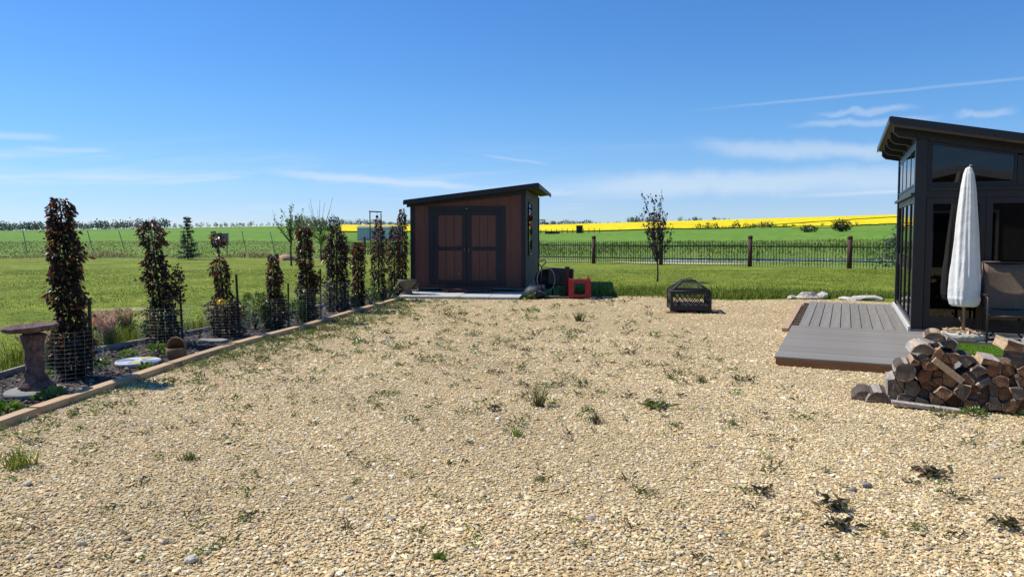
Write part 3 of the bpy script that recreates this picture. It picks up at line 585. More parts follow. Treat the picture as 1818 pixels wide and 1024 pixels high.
# ------------------------------------------------------------------ column trees
DARK = [(56, 46, 38), (42, 38, 33), (66, 52, 40), (48, 52, 34), (62, 64, 42), (40, 42, 32)]
RUST = [(160, 92, 58), (126, 70, 50), (98, 60, 46), (178, 116, 74), (84, 54, 44)]
GRN = [(66, 84, 40), (52, 68, 34), (84, 100, 48)]
def column_tree(x, y, h, prof, label, n=2600, lean=(0, 0), rust=0.35, size=0.055, green=0.0, blobs=()):
    n = int(n * 1.4); e = empty('column_tree', (x, y, 0), 0, label, 'tree', 'column trees in the bed')
    fr = [p[0] for p in prof]; rd = [p[1] for p in prof]
    g_ = np.linspace(0, 1, 300); wts = np.interp(g_, fr, rd) + 0.01; cdf = np.cumsum(wts); f = np.interp(rng.random(n), cdf / cdf[-1], g_)
    r = np.interp(f, fr, rd) * (1 + 0.22 * np.sin(f * h * 19 + x * 7) * np.sin(f * h * 8)); a = rng.uniform(0, 2 * PI, n)
    r = r * (1 + .2 * np.sin(3 * a + f * h * 9))
    rr = r * np.sqrt(rng.uniform(0.05, 1.0, n)) * np.where(rng.random(n) < .1, 1.35, 1)
    P = np.stack([rr * np.cos(a) + lean[0] * f, rr * np.sin(a) + lean[1] * f, f * h], 1)
    A = np.stack([np.cos(a), np.sin(a), rng.uniform(-0.9, 0.5, n)], 1) + rng.normal(0, .25, (n, 3))
    for (bx, bf, br, bn) in blobs:
        p, d = crownpts(bn, (bx, 0, bf * h), (br, br, br * 1.5), .1); P = np.concatenate([P, p]); A = np.concatenate([A, d + rng.normal(0, .4, (bn, 3))]); f = np.concatenate([f, np.full(bn, bf)]); rr = np.concatenate([rr, np.full(bn, br)]); r = np.concatenate([r, np.full(bn, br)])
    N_ = len(P); outer = (rr / np.maximum(r, 1e-3))
    cols = pick(N_, DARK, None, .25); rc = pick(N_, RUST, None, .2); k = rng.random(N_) < rust * (0.1 + 1.0 * f) * (0.1 + 1.3 * outer ** 3); cols[k] = rc[k]
    if green:
        gc = pick(N_, GRN, None, .2); k = rng.random(N_) < green * (1 - f); cols[k] = gc[k]
    link('foliage', leafmesh('foliage', P, A, rng.uniform(.5, 1.3, N_) * size, .62, cols, M['leaf'], .35), e)
    s = MB(); s.tube([(0, 0, 0), (lean[0] * .5, lean[1] * .5, h * .5), (lean[0], lean[1], h * .97)], [.022, .016, .006], 7)
    b_ = s
    for i in range(14):
        f_ = random.uniform(.15, .9); a_ = random.uniform(0, 6.28); rd_ = np.interp(f_, fr, rd) * .8
        b_.tube([(lean[0] * f_, lean[1] * f_, f_ * h - .12), (lean[0] * f_ + rd_ * math.cos(a_), lean[1] * f_ + rd_ * math.sin(a_), f_ * h + .06)], [.006, .003], 5)
    b_.build('trunk', M['trunk'], e); return e
column_tree(-4.95, 8.21, 2.03, [(0, .1), (.1, .16), (.28, .18), (.36, .11), (.45, .145), (.7, .14), (.85, .115), (.95, .10), (1, .05)], 'tall dark column tree beside the birdbath', 4000, (-.1, 0), .36, .052, blobs=[(.14, .2, .13, 300)])
column_tree(-5.06, 10.61, 1.80, [(0, .2), (.25, .22), (.35, .14), (.6, .15), (.72, .13), (.78, .05), (.82, .15), (.93, .16), (1, .04)], 'column tree with a bulging right side behind the clay pot', 2900, (-.17, 0), .33, .05, blobs=[(.14, .45, .17, 420), (.2, .58, .1, 130)])
column_tree(-4.46, 11.39, 1.64, [(0, .2), (.28, .24), (.38, .13), (.45, .09), (.6, .11), (.72, .09), (.77, .0), (.85, .0), (.88, .1), (.97, .09), (1, .02)], 'column tree with a bare stem gap below its reddish tuft', 2000, (-.12, 0), .6, .05, blobs=[(.1, .2, .2, 350)])
column_tree(-4.05, 12.43, 1.25, [(0, .16), (.25, .2), (.4, .12), (.6, .1), (.85, .08), (1, .05)], 'short rusty column tree with green growth round its foot', 1700, (0, 0), .6, .055, .5, blobs=[(.1, .4, .1, 160)])
column_tree(-3.70, 13.26, 1.73, [(0, .12), (.2, .15), (.4, .15), (.6, .11), (.8, .12), (.93, .12), (1, .05)], 'rusty topped column tree bulging right at mid height', 2400, (-.07, 0), .6, .055, .3, blobs=[(.13, .42, .14, 330)])
column_tree(-3.57, 14.88, 1.72, [(0, .17), (.2, .21), (.5, .2), (.65, .22), (.85, .19), (.95, .1), (1, .04)], 'broadest dark column tree at the middle of the row', 3200, (0, 0), .28, .052, blobs=[(-.14, .6, .08, 60), (.13, .78, .11, 120)])
column_tree(-3.31, 15.74, 1.40, [(0, .1), (.3, .12), (.5, .1), (.8, .12), (1, .07)], 'slim reddish column tree, shortest of the far group', 1500, (0, 0), .75, .055)
column_tree(-3.14, 17.22, 1.93, [(0, .14), (.3, .17), (.6, .17), (.85, .11), (1, .03)], 'pointed column tree in front of the small blue building', 2000, (0, 0), .6, .052)
column_tree(-2.96, 18.38, 1.76, [(0, .12), (.4, .15), (.7, .17), (.9, .11), (1, .04)], 'column tree just left of the one touching the shed', 1700, (0, 0), .6, .052)
column_tree(-2.86, 19.1, 2.20, [(0, .08), (.3, .1), (.6, .12), (.9, .09), (1, .04)], 'tallest slender column tree against the shed corner', 1700, (0, 0), .6, .055)
# hardware-cloth cages
def cage(x, y, r, h, label):
    e = empty('wire_cage', (x, y, 0), 0, label, 'wire cage', 'wire cages round the tree bases'); s = MB(); nz_ = int(h / .045)
    for j in range(nz_ + 1):
        z = .02 + j * .045; pts = [(r * math.cos(a), r * math.sin(a), z) for a in np.linspace(0, 2 * PI, 25)]; s.tube(pts, .0008, 3, cap=False)
    s.build('wire_ring', M['wire'], e); s = MB()
    for j in range(22):
        a = 2 * PI * j / 22; s.tube([(r * math.cos(a), r * math.sin(a), 0), (r * math.cos(a), r * math.sin(a), h + .02)], .0008, 3, cap=False)
    s.build('upright_wire', M['wire'], e)
cage(-5.0, 8.2, .34, .55, 'wire mesh cage round the tall tree by the birdbath'); cage(-5.05, 10.61, .36, .56, 'wire mesh cage behind the clay pot'); cage(-4.45, 11.4, .36, .55, 'wire mesh cage round the tree with a bare stem gap')
cage(-4.05, 12.43, .28, .5, 'wire mesh cage round the short rusty tree'); cage(-3.7, 13.26, .26, .6, 'wire mesh cage round the tree left of the broadest one'); cage(-3.57, 14.88, .27, .6, 'wire mesh cage round the broadest column tree')
def stake(x, y, h, lean, label):
    s = MB(); s.box((0, 0, h / 2 - .05), (.012, .03, h + .1)).box((0, -.018, h / 2 - .05), (.03, .008, h + .1))
    for k in range(int(h / .12)): s.box((0, -.026, .1 + k * .12), (.014, .012, .018))
    o = s.build('steel_stake', M['stake'], None, (x, y, 0), (0, lean, random.uniform(-.3, .3))); tag(o, label, 'stake', 'stakes in the tree bed')
stake(-4.95, 8.55, .88, 0.0, 'green steel stake right of the tall tree by the birdbath'); stake(-4.93, 10.9, .82, -.03, 'green steel stake behind the clay pot'); stake(-4.26, 11.4, .98, -.04, 'tallest leaning steel stake beside the yellow flower')
stake(-3.86, 12.6, .75, 0, 'steel stake right of the short rusty tree'); stake(-3.55, 13.55, .95, 0, 'steel stake between the bulging tree and the broadest tree'); stake(-3.42, 14.9, .7, 0, 'short steel stake right of the broadest tree')
# yellow flower clump
e = empty('yellow_flower', (-4.5, 11.15, 0), 0, 'bright yellow flower in front of the third column tree', 'flower'); MB().tube([(0, 0, 0), (.02, 0, .3), (.05, 0, .56)], .006, 5).build('stem', M['stake'], e)
p, d = crownpts(60, (.05, 0, .58), (.06, .06, .035), .5); link('petal', leafmesh('petal', p, d, np.full(60, .03), .8, pick(60, [(246, 206, 30), (230, 184, 20)]), M['leaf']), e)
# green shrubs and plants at the tree feet
def plant(name, x, y, r, h, n, size, cols, label, cat='plant', width=.35):
    e = empty(name, (x, y, 0), 0, label, cat)
    a = rng.uniform(0, 2 * PI, n); f = rng.random(n) ** .8; rr = r * np.sqrt(rng.random(n)) * (1 - .5 * f)
    P = np.stack([rr * np.cos(a), rr * np.sin(a), f * h * .85], 1); A = np.stack([np.cos(a) * .6, np.sin(a) * .6, rng.uniform(.2, 1.2, n)], 1)
    link('foliage', leafmesh('foliage', P, A, rng.uniform(.6, 1.4, n) * size, width, pick(n, cols, None, .25), M['leaf'], .2), e)
    s = MB()
    for i in range(6): a_ = i * 1.05; s.tube([(0, 0, 0), (r * .5 * math.cos(a_), r * .5 * math.sin(a_), h * .7)], [.006, .002], 4)
    s.build('stem', M['stake'], e); return e
LUSH = [(86, 116, 44), (66, 94, 36), (112, 136, 60), (52, 74, 34)]; BLU = [(78, 98, 84), (62, 80, 66), (96, 114, 90)]
plant('leafy_plant', -4.3, 12.2, .3, .7, 900, .07, LUSH, 'feathery green plant left of the short rusty tree', width=.22)
plant('leafy_plant', -3.85, 13.1, .2, .45, 420, .07, LUSH, 'green plant at the foot of the bulging tree', width=.25)
plant('leafy_plant', -3.3, 14.85, .22, .35, 420, .06, BLU, 'bluish plant right of the broadest tree'); plant('leafy_plant', -3.15, 16.2, .28, .4, 500, .06, LUSH, 'low green plant between the far column trees')
plant('leafy_plant', -2.95, 17.3, .25, .3, 420, .06, LUSH, 'low green plant beside the stone urn'); plant('leafy_plant', -4.45, 12.3, .14, .34, 300, .05, BLU, 'small dark bluish plant left of the feathery plant')
for x, y, r, h, l in ((-4.95, 8.72, .1, .12, 'weedy green clump left of the mosaic paver'), (-4.36, 8.62, .07, .08, 'weedy green clump in front of the mosaic paver'), (-4.68, 9.6, .12, .2, 'leafy green weed left of the clay pot'), (-4.55, 7.15, .14, .12, 'leafy weed in front of the birdbath paver'), (-5.2, 8.0, .14, .2, 'bright green weed behind the birdbath'),
                      (-4.95, 9.35, .1, .12, 'green weed behind the mosaic paver'), (-4.6, 6.6, .1, .1, 'small weed behind the nearest timber'), (-4.9, 6.75, .12, .12, 'weed left of the birdbath paver')):
    plant('bed_weed', x, y, r, h, 90, .07, [(110, 142, 44), (132, 160, 60), (88, 116, 38)], l, 'weed', .4)
# feathery pale grasses
def plume(x, y, h, tint, label):
    e = empty('plume_grass', (x, y, 0), 0, label, 'ornamental grass'); n = 260
    xx, yy = rng.normal(0, .05, n), rng.normal(0, .05, n)
    link('blade_tuft', blademesh('blade_tuft', xx, yy, np.zeros(n), rng.uniform(.2, .42, n), np.full(n, .006), rng.uniform(.2, .9, n), pick(n, [(140, 146, 80), (110, 128, 56)], None, .2), M['blade']), e)
    n = 1700; f = rng.random(n); k = rng.integers(0, 9, n); ang = k * .7; l_ = .2 + .08 * (k % 3)
    P = np.stack([np.cos(ang) * l_ * f * .6 - .1 * f * f + rng.normal(0, .02, n), np.sin(ang) * l_ * f * .6 + rng.normal(0, .02, n), h * (.35 + .65 * f) * (.8 + .05 * (k % 4)) + rng.normal(0, .015, n)], 1)
    link('seed_head', leafmesh('seed_head', P, np.stack([rng.normal(0, .4, n) - .3, rng.normal(0, .4, n), np.ones(n) * .8], 1), rng.uniform(.05, .1, n), .22, pick(n, tint, None, .15), M['blade']), e)
plume(-5.72, 10.31, .5, [(226, 188, 162), (208, 168, 140), (236, 206, 178)], 'pink feathery plume grass between the first two column trees'); plume(-6.1, 11.5, .42, [(214, 192, 158), (192, 166, 132)], 'tan feathery plume grass left of the second column tree')
plume(-5.7, 8.9, .42, [(206, 186, 140), (186, 164, 118)], 'tan feathery plume grass behind the birdbath')

# ------------------------------------------------------------------ birdbath, pavers, pot, urn
e = empty('round_paver', (-4.87, 7.4, 0), 0, 'round grey concrete paver under the birdbath', 'paver'); MB().lathe([(0, 0), (.27, 0), (.275, .045), (.265, .055), (0, .055)], 32, wob=.004).build('slab', M['concrete2'], e)
e = empty('birdbath', (-4.9, 7.45, .056), .3, 'mauve stone birdbath with tree trunk pedestal at the bed edge', 'birdbath')
MB().lathe([(0, 0), (.145, 0), (.135, .04), (.095, .1), (.086, .16), (.078, .22), (.08, .28), (.073, .34), (.076, .4), (.095, .46), (.1, .5), (.11, .55), (.08, .57), (0, .57)], 26, rfun=lambda a, z: 1 + .12 * math.sin(5 * a + z * 9) + .07 * math.sin(9 * a - z * 14) + .05 * math.sin(z * 60 + 3 * a) + (.12 * math.sin(4 * a + 1) if z < .12 else 0), wob=.03).build('pedestal', M['bath'], e)
MB().lathe([(0, .565), (.1, .57), (.2, .585), (.245, .605), (.25, .63), (.235, .645), (.21, .635), (.12, .61), (0, .6)], 36, rfun=lambda a, z: 1 + .04 * math.sin(9 * a) + .03 * math.sin(17 * a + 1), wob=.02).build('bowl', M['bath'], e, (0, 0, .012), (0, -.045, 0))
e = empty('mosaic_paver', (-4.66, 9.05, .02), .2, 'oval mosaic stepping stone in white, blue and yellow', 'stepping stone')
MB().lathe([(0, -.02), (.255, -.02), (.26, .03), (.25, .036), (0, .036)], 32).build('slab', M['mos_white'], e)
for i in range(7):
    a0 = i * 2 * PI / 7; s = MB(); s.prism([(.05 * math.cos(a0), .05 * math.sin(a0)), (.24 * math.cos(a0 + .03), .24 * math.sin(a0 + .03)), (.245 * math.cos(a0 + .4), .245 * math.sin(a0 + .4)), (.24 * math.cos(a0 + .84), .24 * math.sin(a0 + .84))], .036, .041, 'z')
    s.build('tile', M[['mos_white', 'mos_yellow', 'mos_white', 'mos_blue', 'mos_white', 'mos_yellow', 'mos_blue'][i]], e)
e = empty('hooded_pot', (-4.37, 9.46, 0), -.1, 'brown clay pot with an arched hooded opening', 'pot')
def potr(a, z): return 1.0
MB().lathe([(0, 0), (.10, 0), (.118, .05), (.125, .11), (.122, .15), (.112, .15), (.11, .06), (0, .03)], 24).build('pot_body', M['clay'], e)
s = MB(); vs_ = []
for j in range(7):
    ph = j / 6 * PI / 2
    for k_ in range(17):
        a = PI * k_ / 16; r_ = .122 * math.cos(ph * .92); vs_.append((r_ * math.cos(a), r_ * math.sin(a), .15 + .13 * math.sin(ph)))
s.add(vs_, [(j * 17 + k_, j * 17 + k_ + 1, (j + 1) * 17 + k_ + 1, (j + 1) * 17 + k_) for j in range(6) for k_ in range(16)], 0, True)
h_ = s.build('hood', M['clay'], e); md = h_.modifiers.new('s', 'SOLIDIFY'); md.thickness = .014
MB().tube([(.122 * math.cos(a), -.004, .15 + .13 * math.sin(a)) for a in np.linspace(0, PI, 18)], .012, 8).build('rim', M['clay'], e)
e = empty('flat_paver', (-4.5, 10.85, 0), .1, 'thin flat grey stone slab lying behind the clay pot', 'paver'); MB().prism([(-.22, -.1), (.2, -.14), (.26, .02), (.12, .14), (-.18, .12)], 0, .04, 'z').build('slab', M['concrete2'], e, bevel=.006)
e = empty('stone_urn', (-2.6, 18.15, 0), .2, 'weathered stone urn planter beside the shed pad', 'urn')
MB().lathe([(0, 0), (.19, 0), (.19, .06), (.13, .09), (.1, .16), (.11, .22), (.18, .28), (.22, .36), (.235, .42), (.22, .43), (.19, .38), (0, .34)], 24, wob=.02).build('bowl', M['stone'], e)
MB().lathe([(0, .35), (.19, .37), (0, .4)], 16, wob=.05).build('soil', M['soil'], e)
for s_ in (-1, 1): MB().tube([(s_ * .12, -.02, .2), (s_ * .22, -.04, .18), (s_ * .26, -.05, .28), (s_ * .21, -.03, .36)], .022, 8).build('handle', M['stone'], e)

# ------------------------------------------------------------------ shed
SA = -math.atan2(.107, .994)
sh = empty('garden_shed', (-2.63, 19.15, 0), SA, 'brown garden shed with black trim and a slanted roof', 'shed')
W_, D_ = 2.98, 4.9; zb = .17; zl, zr = 2.36, 2.72
def zr_at(x): return zl + (zr - zl) * x / W_
# siding: vertical panels, each with its own reveal
npan = 8
for i in range(npan):
    x0, x1 = W_ * i / npan + .003, W_ * (i + 1) / npan - .003
    MB().prism([(x0, zb), (x1, zb), (x1, zr_at(x1)), (x0, zr_at(x0))], 0.0, .03).build('siding_panel', M['siding'], sh)
MB().prism([(0, zb + .005), (W_, zb + .005), (W_, zr - .005), (0, zl - .005)], .02, .05).build('front_wall', M['shed_trim'], sh)
for i in range(10):
    y0, y1 = .05 + (D_ - .05) * i / 10 + .003, .05 + (D_ - .05) * (i + 1) / 10 - .003
    MB().b2((W_ - .03, y0, zb), (W_, y1, zr - .01)).build('siding_panel', M['shed_side'], sh)
MB().b2((W_ - .06, .05, zb), (W_ - .031, D_, zr - .02)).build('side_wall', M['shed_trim'], sh)
MB().b2((0, .05, zb), (.05, D_, zl - .02)).build('side_wall', M['siding'], sh); MB().prism([(0, zb), (W_, zb), (W_, zr - .02), (0, zl - .02)], D_, D_ + .05).build('rear_wall', M['siding'], sh)
for x0 in (-.02, W_ - .09): MB().prism([(x0, zb - .01), (x0 + .11, zb - .01), (x0 + .11, zr_at(x0 + .11) - .02), (x0, zr_at(x0) - .02)], -.028, -.001).build('corner_trim', M['shed_trim'], sh)
MB().b2((W_ + .001, -.026, zb - .01), (W_ + .026, .09, zr - .04)).build('corner_trim', M['shed_trim'], sh); MB().b2((W_ + .001, D_ - .09, zb - .01), (W_ + .026, D_ + .05, zr - .04)).build('corner_trim', M['shed_trim'], sh)
sl = (zr - zl) / W_
rf = MB().prism([(-.12, zl - .12 * sl + .02), (W_ + .36, zr + .36 * sl + .02), (W_ + .36, zr + .36 * sl + .075), (-.12, zl - .12 * sl + .075)], -.3, D_ + .3).build('roof', M['shingle'], sh)
MB().prism([(-.13, zl - .13 * sl - .05), (W_ + .37, zr + .37 * sl - .05), (W_ + .37, zr + .37 * sl + .06), (-.13, zl - .13 * sl + .06)], -.33, -.302).build('fascia', M['shed_trim'], rf)
MB().prism([(-.1, zl - .1 * sl - .11), (W_ + .0, zr - .16), (W_, zr + .018), (-.1, zl - .1 * sl + .018)], -.075, -.03).build('gable_trim', M['shed_trim'], rf)
MB().b2((W_ + .362, -.33, zr + .36 * sl - .06), (W_ + .39, D_ + .31, zr + .36 * sl + .05)).build('fascia', M['shed_trim'], rf)
MB().prism([(W_ + .03, zr + .0), (W_ + .355, zr + .33 * sl), (W_ + .355, zr + .33 * sl + .015), (W_ + .03, zr + .015)], -.29, D_ + .29).build('soffit', M['shed_side'], rf)
# double doors
dz0, dz1 = .235, 2.14; dx0, dx1 = .60, 2.34
for a, b_ in (((dx0 - .13, dz0 - .02), (dx0 - .005, dz1 + .11)), ((dx1 + .005, dz0 - .02), (dx1 + .13, dz1 + .11))): MB().b2((a[0], -.034, a[1]), (b_[0], -.002, b_[1])).build('door_casing', M['shed_trim'], sh)
MB().b2((dx0 - .004, -.034, dz1 + .005), (dx1 + .004, -.002, dz1 + .11)).build('door_casing', M['shed_trim'], sh)
for k_, (a, b_) in enumerate(((dx0, (dx0 + dx1) / 2 - .006), ((dx0 + dx1) / 2 + .006, dx1))):
    d_ = MB().b2((a, -.012, dz0), (b_, -.002, dz1)).build('door', M['siding'], sh); w = b_ - a; tw = .11
    for (x0, z0, x1, z1) in ((a, dz0, a + tw, dz1), (b_ - tw, dz0, b_, dz1), (a + tw + .002, dz0, b_ - tw - .002, dz0 + tw), (a + tw + .002, dz1 - tw, b_ - tw - .002, dz1), (a + tw + .002, 1.12, b_ - tw - .002, 1.12 + .09)):
        MB().b2((x0, -.036, z0), (x1, -.0125, z1)).build('door_trim', M['shed_trim'], d_)
    for i in range(1, 3):
        xg = a + tw + (w - 2 * tw) * i / 3
        for z0, z1 in ((dz0 + tw + .004, 1.115), (1.215, dz1 - tw - .004)): MB().b2((xg - .006, -.0155, z0), (xg + .006, -.0122, z1)).build('groove', M['shed_trim'], d_)
    hx = b_ - .05 if k_ == 0 else a + .05
    MB().tube([(hx, -.036, 1.08), (hx, -.07, 1.1), (hx, -.07, 1.2), (hx, -.036, 1.22)], .008, 7).build('handle', M['steel'], d_)
    for zz_ in (.45, 1.2, 1.95): MB().b2(((a if k_ == 0 else b_ - .06), -.041, zz_), ((a + .06 if k_ == 0 else b_), -.0365, zz_ + .04)).build('hinge', M['black'], d_)
MB().box((1.47, -.04, dz1 + .06), (.06, .01, .025)).build('latch_plate', M['steel'], sh)
MB().box((1.25, -.018, .52), (.03, .008, .05)).build('tag_plate', M['steel'], sh)
# window on the side wall
wn_ = MB().b2((W_ + .002, 1.0, 1.0), (W_ + .006, 1.9, 2.35)).build('window', M['clear'], sh)
for a, b_ in (((1.0 - .06, .94), (1.0, 2.41)), ((1.9, .94), (1.96, 2.41)), ((1.0, .94), (1.9, 1.0)), ((1.0, 2.35), (1.9, 2.41))): MB().b2((W_ + .002, a[0], a[1]), (W_ + .035, b_[0], b_[1])).build('window_frame', M['shed_trim'], wn_)
MB().b2((0.0, -.01, .11), (W_, .08, zb - .012)).build('skid', M['oldwood'], sh); MB().b2((W_ - .1, .1, .09), (W_ + .01, D_, zb - .012)).build('skid', M['concrete2'], sh)
for x0 in (.15, 1.4, 2.7): MB().b2((x0, .1, .06), (x0 + .2, D_, zb - .012)).build('skid', M['oldwood'], sh)
MB().tube([(W_ + .02, D_ - .1, 1.95), (W_ + .2, D_ - .1, 1.97), (W_ + .22, D_ - .1, 1.85)], .015, 6).build('hook', M['black'], sh)
# hanging ornament on the side wall
def shl(x, y, z): v = Matrix.Rotation(SA, 3, 'Z') @ Vector((x, y, z)); return (v.x - 2.63, v.y + 19.15, v.z)
e = empty('hanging_ornament', shl(W_ + .08, .95, 1.0), SA, 'orange and blue hanging ornament on the shed side wall', 'ornament')
MB().tube([(0, 0, .1), (0, 0, 1.38)], .006, 6).tube([(-.07, 0, 1.38), (0, 0, 1.38)], .006, 5).build('cord', M['black'], e)
for z0, z1, m_, w in ((1.1, 1.28, 'blue_orn', .13), (.72, 1.08, 'orange', .17), (.36, .70, 'green_orn', .1), (.0, .12, 'white', .08)):
    s = MB(); n_ = 9; vs_ = []
    for i in range(n_):
        f = i / (n_ - 1); a = f * 4; ww = w * (math.sin(PI * f) * .8 + .2) ; vs_ += [(math.cos(a) * ww * .5, math.sin(a) * ww, z0 + (z1 - z0) * f), (-math.cos(a) * ww * .5, -math.sin(a) * ww, z0 + (z1 - z0) * f)]
    s.add(vs_, [(2 * i, 2 * i + 1, 2 * i + 3, 2 * i + 2) for i in range(n_ - 1)]); o = s.build('spinner', M[m_], e); md = o.modifiers.new('s', 'SOLIDIFY'); md.thickness = .006
# pad and step
p_ = empty('concrete_pad', shl(0.05, -1.55, 0), SA, 'pale concrete pad under the front of the shed', 'pad')
for i in range(4): MB().b2((i * .735, 0, 0), (i * .735 + .728, 1.55, .065), ).build('slab', M['concrete'], p_, bevel=.006)
MB().b2((0, 1.553, 0), (2.93, 6.3, .058)).build('slab', M['concrete2'], p_)
st = empty('wooden_step', shl(.92, -.5, .066), SA, 'low brown wooden step on the pad before the doors', 'step')
for i in range(2): MB().b2((0, i * .15, .05), (1.25, i * .15 + .143, .09)).build('tread', M['post'], st)
for x0 in (.1, .6, 1.1): MB().b2((x0, .02, 0), (x0 + .05, .27, .049)).build('runner', M['oldwood'], st)

# ------------------------------------------------------------------ clutter right of the shed
def lnk(name, loc, rz, label, cat): return empty(name, loc, rz, label, cat)
e = lnk('rubber_mat', (1.0, 17.55, 0.012), 0.02, 'black rubber mat on the gravel behind the red stand', 'mat'); MB().prism([(-.1, 0), (1.35, -.05), (1.55, .25), (1.2, .62), (-.1, .6)], 0, .02, 'z').build('sheet', M['mat'], e)
e = lnk('red_stand', (1.36, 17.5, .034), -.06, 'red square metal stand on the black mat', 'stand')
for x0 in (0, .40):
    u_ = MB().b2((x0, 0, 0), (x0 + .13, .05, .43)).build('upright', M['red'], e); MB().b2((x0, .38, 0), (x0 + .13, .43, .43)).build('upright', M['red'], e)
    MB().b2((x0 + .02, .052, .36), (x0 + .11, .378, .42)).build('side_rail', M['red'], e); MB().b2((x0 + .02, .052, .0), (x0 + .11, .378, .05)).build('side_rail', M['red'], e)
MB().b2((.132, .003, .35), (.398, .045, .42)).build('top_rail', M['red'], e); MB().b2((.132, .003, .0), (.398, .045, .075)).build('bottom_rail', M['red'], e); MB().b2((.132, .385, .35), (.398, .425, .42)).build('top_rail', M['red'], e)
MB().tube([(.46, .02, .43), (.46, .02, .5), (.5, .02, .52)], .018, 7).build('peg', M['red'], e); MB().tube([(.02, .02, .43), (.02, .02, .47)], .018, 7).build('peg', M['red'], e)
# tilted wheelbarrow tub
e = lnk('wheelbarrow', (.9, 18.35, 0), -.15, 'dark grey tipped up wheelbarrow behind the red stand', 'wheelbarrow')
s = MB(); s.lathe([(.0, -.16), (.2, -.15), (.25, -.08), (.29, .1), (.28, .1), (.24, -.07), (0, -.14)], 24, rfun=lambda a, z: 1 + .12 * math.cos(2 * a)); s.build('tub', M['rubber'], e, (0, 0, .42), (R(80), 0, 0)); 
s = MB(); s.tube([(.26 * math.cos(a) * .85, .27 * math.sin(a) * 1.15, 0) for a in np.linspace(0, 2 * PI, 29)], .014, 6, cap=False); s.build('rim', M['hosegrey'], e, (-.03, -.13, .42), (R(78), 0, R(4)))
MB().box((.32, .12, .48), (.62, .3, .42), (0, .05, 0)).build('tray', M['rubber'], e, bevel=.03)
for i in range(4): MB().box((.34, -.04, .36 + i * .08), (.5, .015, .02)).build('rib', M['black'], e)
for s_ in (.1, .5): MB().tube([(s_, .2, 0), (s_, .2, .3)], .018, 6).build('leg', M['black'], e)
MB().lathe([(.06, -.04), (.15, -.035), (.17, 0), (.15, .035), (.06, .04), (.06, -.04)], 20).build('wheel', M['rubber'], e, (-.2, .22, .17), (R(90), 0, R(70)))
e = lnk('spade', (.72, 18.1, 0), .1, 'spade with a black D handle standing by the wheelbarrow', 'spade')
MB().tube([(0, 0, .15), (.02, .02, .76)], .015, 8).build('shaft', M['black'], e); MB().tube([(.02, .02, .74), (-.08, .02, .83), (-.07, .02, .89), (.1, .02, .91), (.12, .02, .85), (.02, .02, .74)], .014, 7).build('handle', M['black'], e)
MB().prism([(-.09, .3), (.09, .3), (.085, .1), (0, .0), (-.085, .1)], -.006, .006).build('blade', M['steel'], e)
e = lnk('upright_plank', (1.36, 18.05, 0), .1, 'dark reddish plank standing on end behind the red stand', 'plank'); MB().box((0, 0, .36), (.1, .05, .72), (0, .02, 0)).build('board', M['post'], e); MB().box((0, 0, .735), (.11, .06, .03)).build('cap', M['black'], e)
e = lnk('covered_bundle', (.55, 17.75, 0), .4, 'dark navy tarp bundle at the shed corner', 'bundle')
s = MB(); s.lathe([(0, .30), (.12, .30), (.22, .24), (.27, .13), (.26, .03), (.2, 0), (0, 0)], 18, wob=.12); o = s.build('tarp', M['navy'], e); MB().tube([(-.25, -.15, .05), (0, -.26, .2), (.2, -.2, .12)], .012, 6).build('rope', M['hosegrey'], e)
e = lnk('scrap_board', (.95, 17.75, 0), .05, 'short tan board lying in front of the wheelbarrow', 'board'); MB().box((0, 0, .03), (.42, .1, .05)).build('plank', M['oldwood'], e)
MB().box((.1, -.0, .058), (.03, .04, .006)).build('bracket', M['steel'], e)
plant('corner_weed', .45, 17.35, .12, .18, 90, .08, LUSH, 'green weed clump at the front right corner of the shed pad', 'weed', .2)

# ------------------------------------------------------------------ fire pit
e = empty('fire_pit', (3.62, 14.95, .035), -.12, 'black square fire pit with a pyramid spark screen', 'fire pit')
hw = .38
for sx in (-1, 1):
    for sy in (-1, 1): MB().box((sx * hw, sy * hw, .2), (.045, .045, .4)).build('leg', M['black'], e)
for k_, (cx_, cy_, dx_, dy_) in enumerate(((0, -hw, 2 * hw - .05, .02), (0, hw, 2 * hw - .05, .02), (-hw, 0, .02, 2 * hw - .05), (hw, 0, .02, 2 * hw - .05))):
    MB().box((cx_, cy_, .07), (dx_, dy_, .1)).build('lower_panel', M['black'], e); MB().box((cx_, cy_, .375), (dx_ + .0, dy_ + .01, .05)).build('upper_rail', M['black'], e)
    s = MB(); n_ = 7
    for i in range(n_):
        for sg in (-1, 1):
            a0 = -hw + .03 + (2 * hw - .06) * i / n_; a1 = a0 + sg * (2 * hw) / n_ * 1.6
            a1 = max(-hw + .02, min(hw - .02, a1))
            p0 = (a0, cy_, .12) if dx_ > dy_ else (cx_, a0, .12); p1 = (a1, cy_, .35) if dx_ > dy_ else (cx_, a1, .35); s.tube([p0, p1], .008, 5)
    s.build('lattice', M['black'], e)
MB().box((0, 0, .1), (2 * hw - .06, 2 * hw - .06, .02)).build('ash_pan', M['mat'], e)
lid = MB(); tp = .13
for sx in (-1, 1):
    for sy in (-1, 1): lid.tube([(sx * hw, sy * hw, .405), (sx * tp, sy * tp, .60)], .013, 6)
lid.tube([(-tp, -tp, .6), (tp, -tp, .6), (tp, tp, .6), (-tp, tp, .6), (-tp, -tp, .6)], .012, 6); lid.tube([(-hw, -hw, .405), (hw, -hw, .405), (hw, hw, .405), (-hw, hw, .405), (-hw, -hw, .405)], .013, 6)
lo = lid.build('lid_frame', M['black'], e)
sc_ = MB()
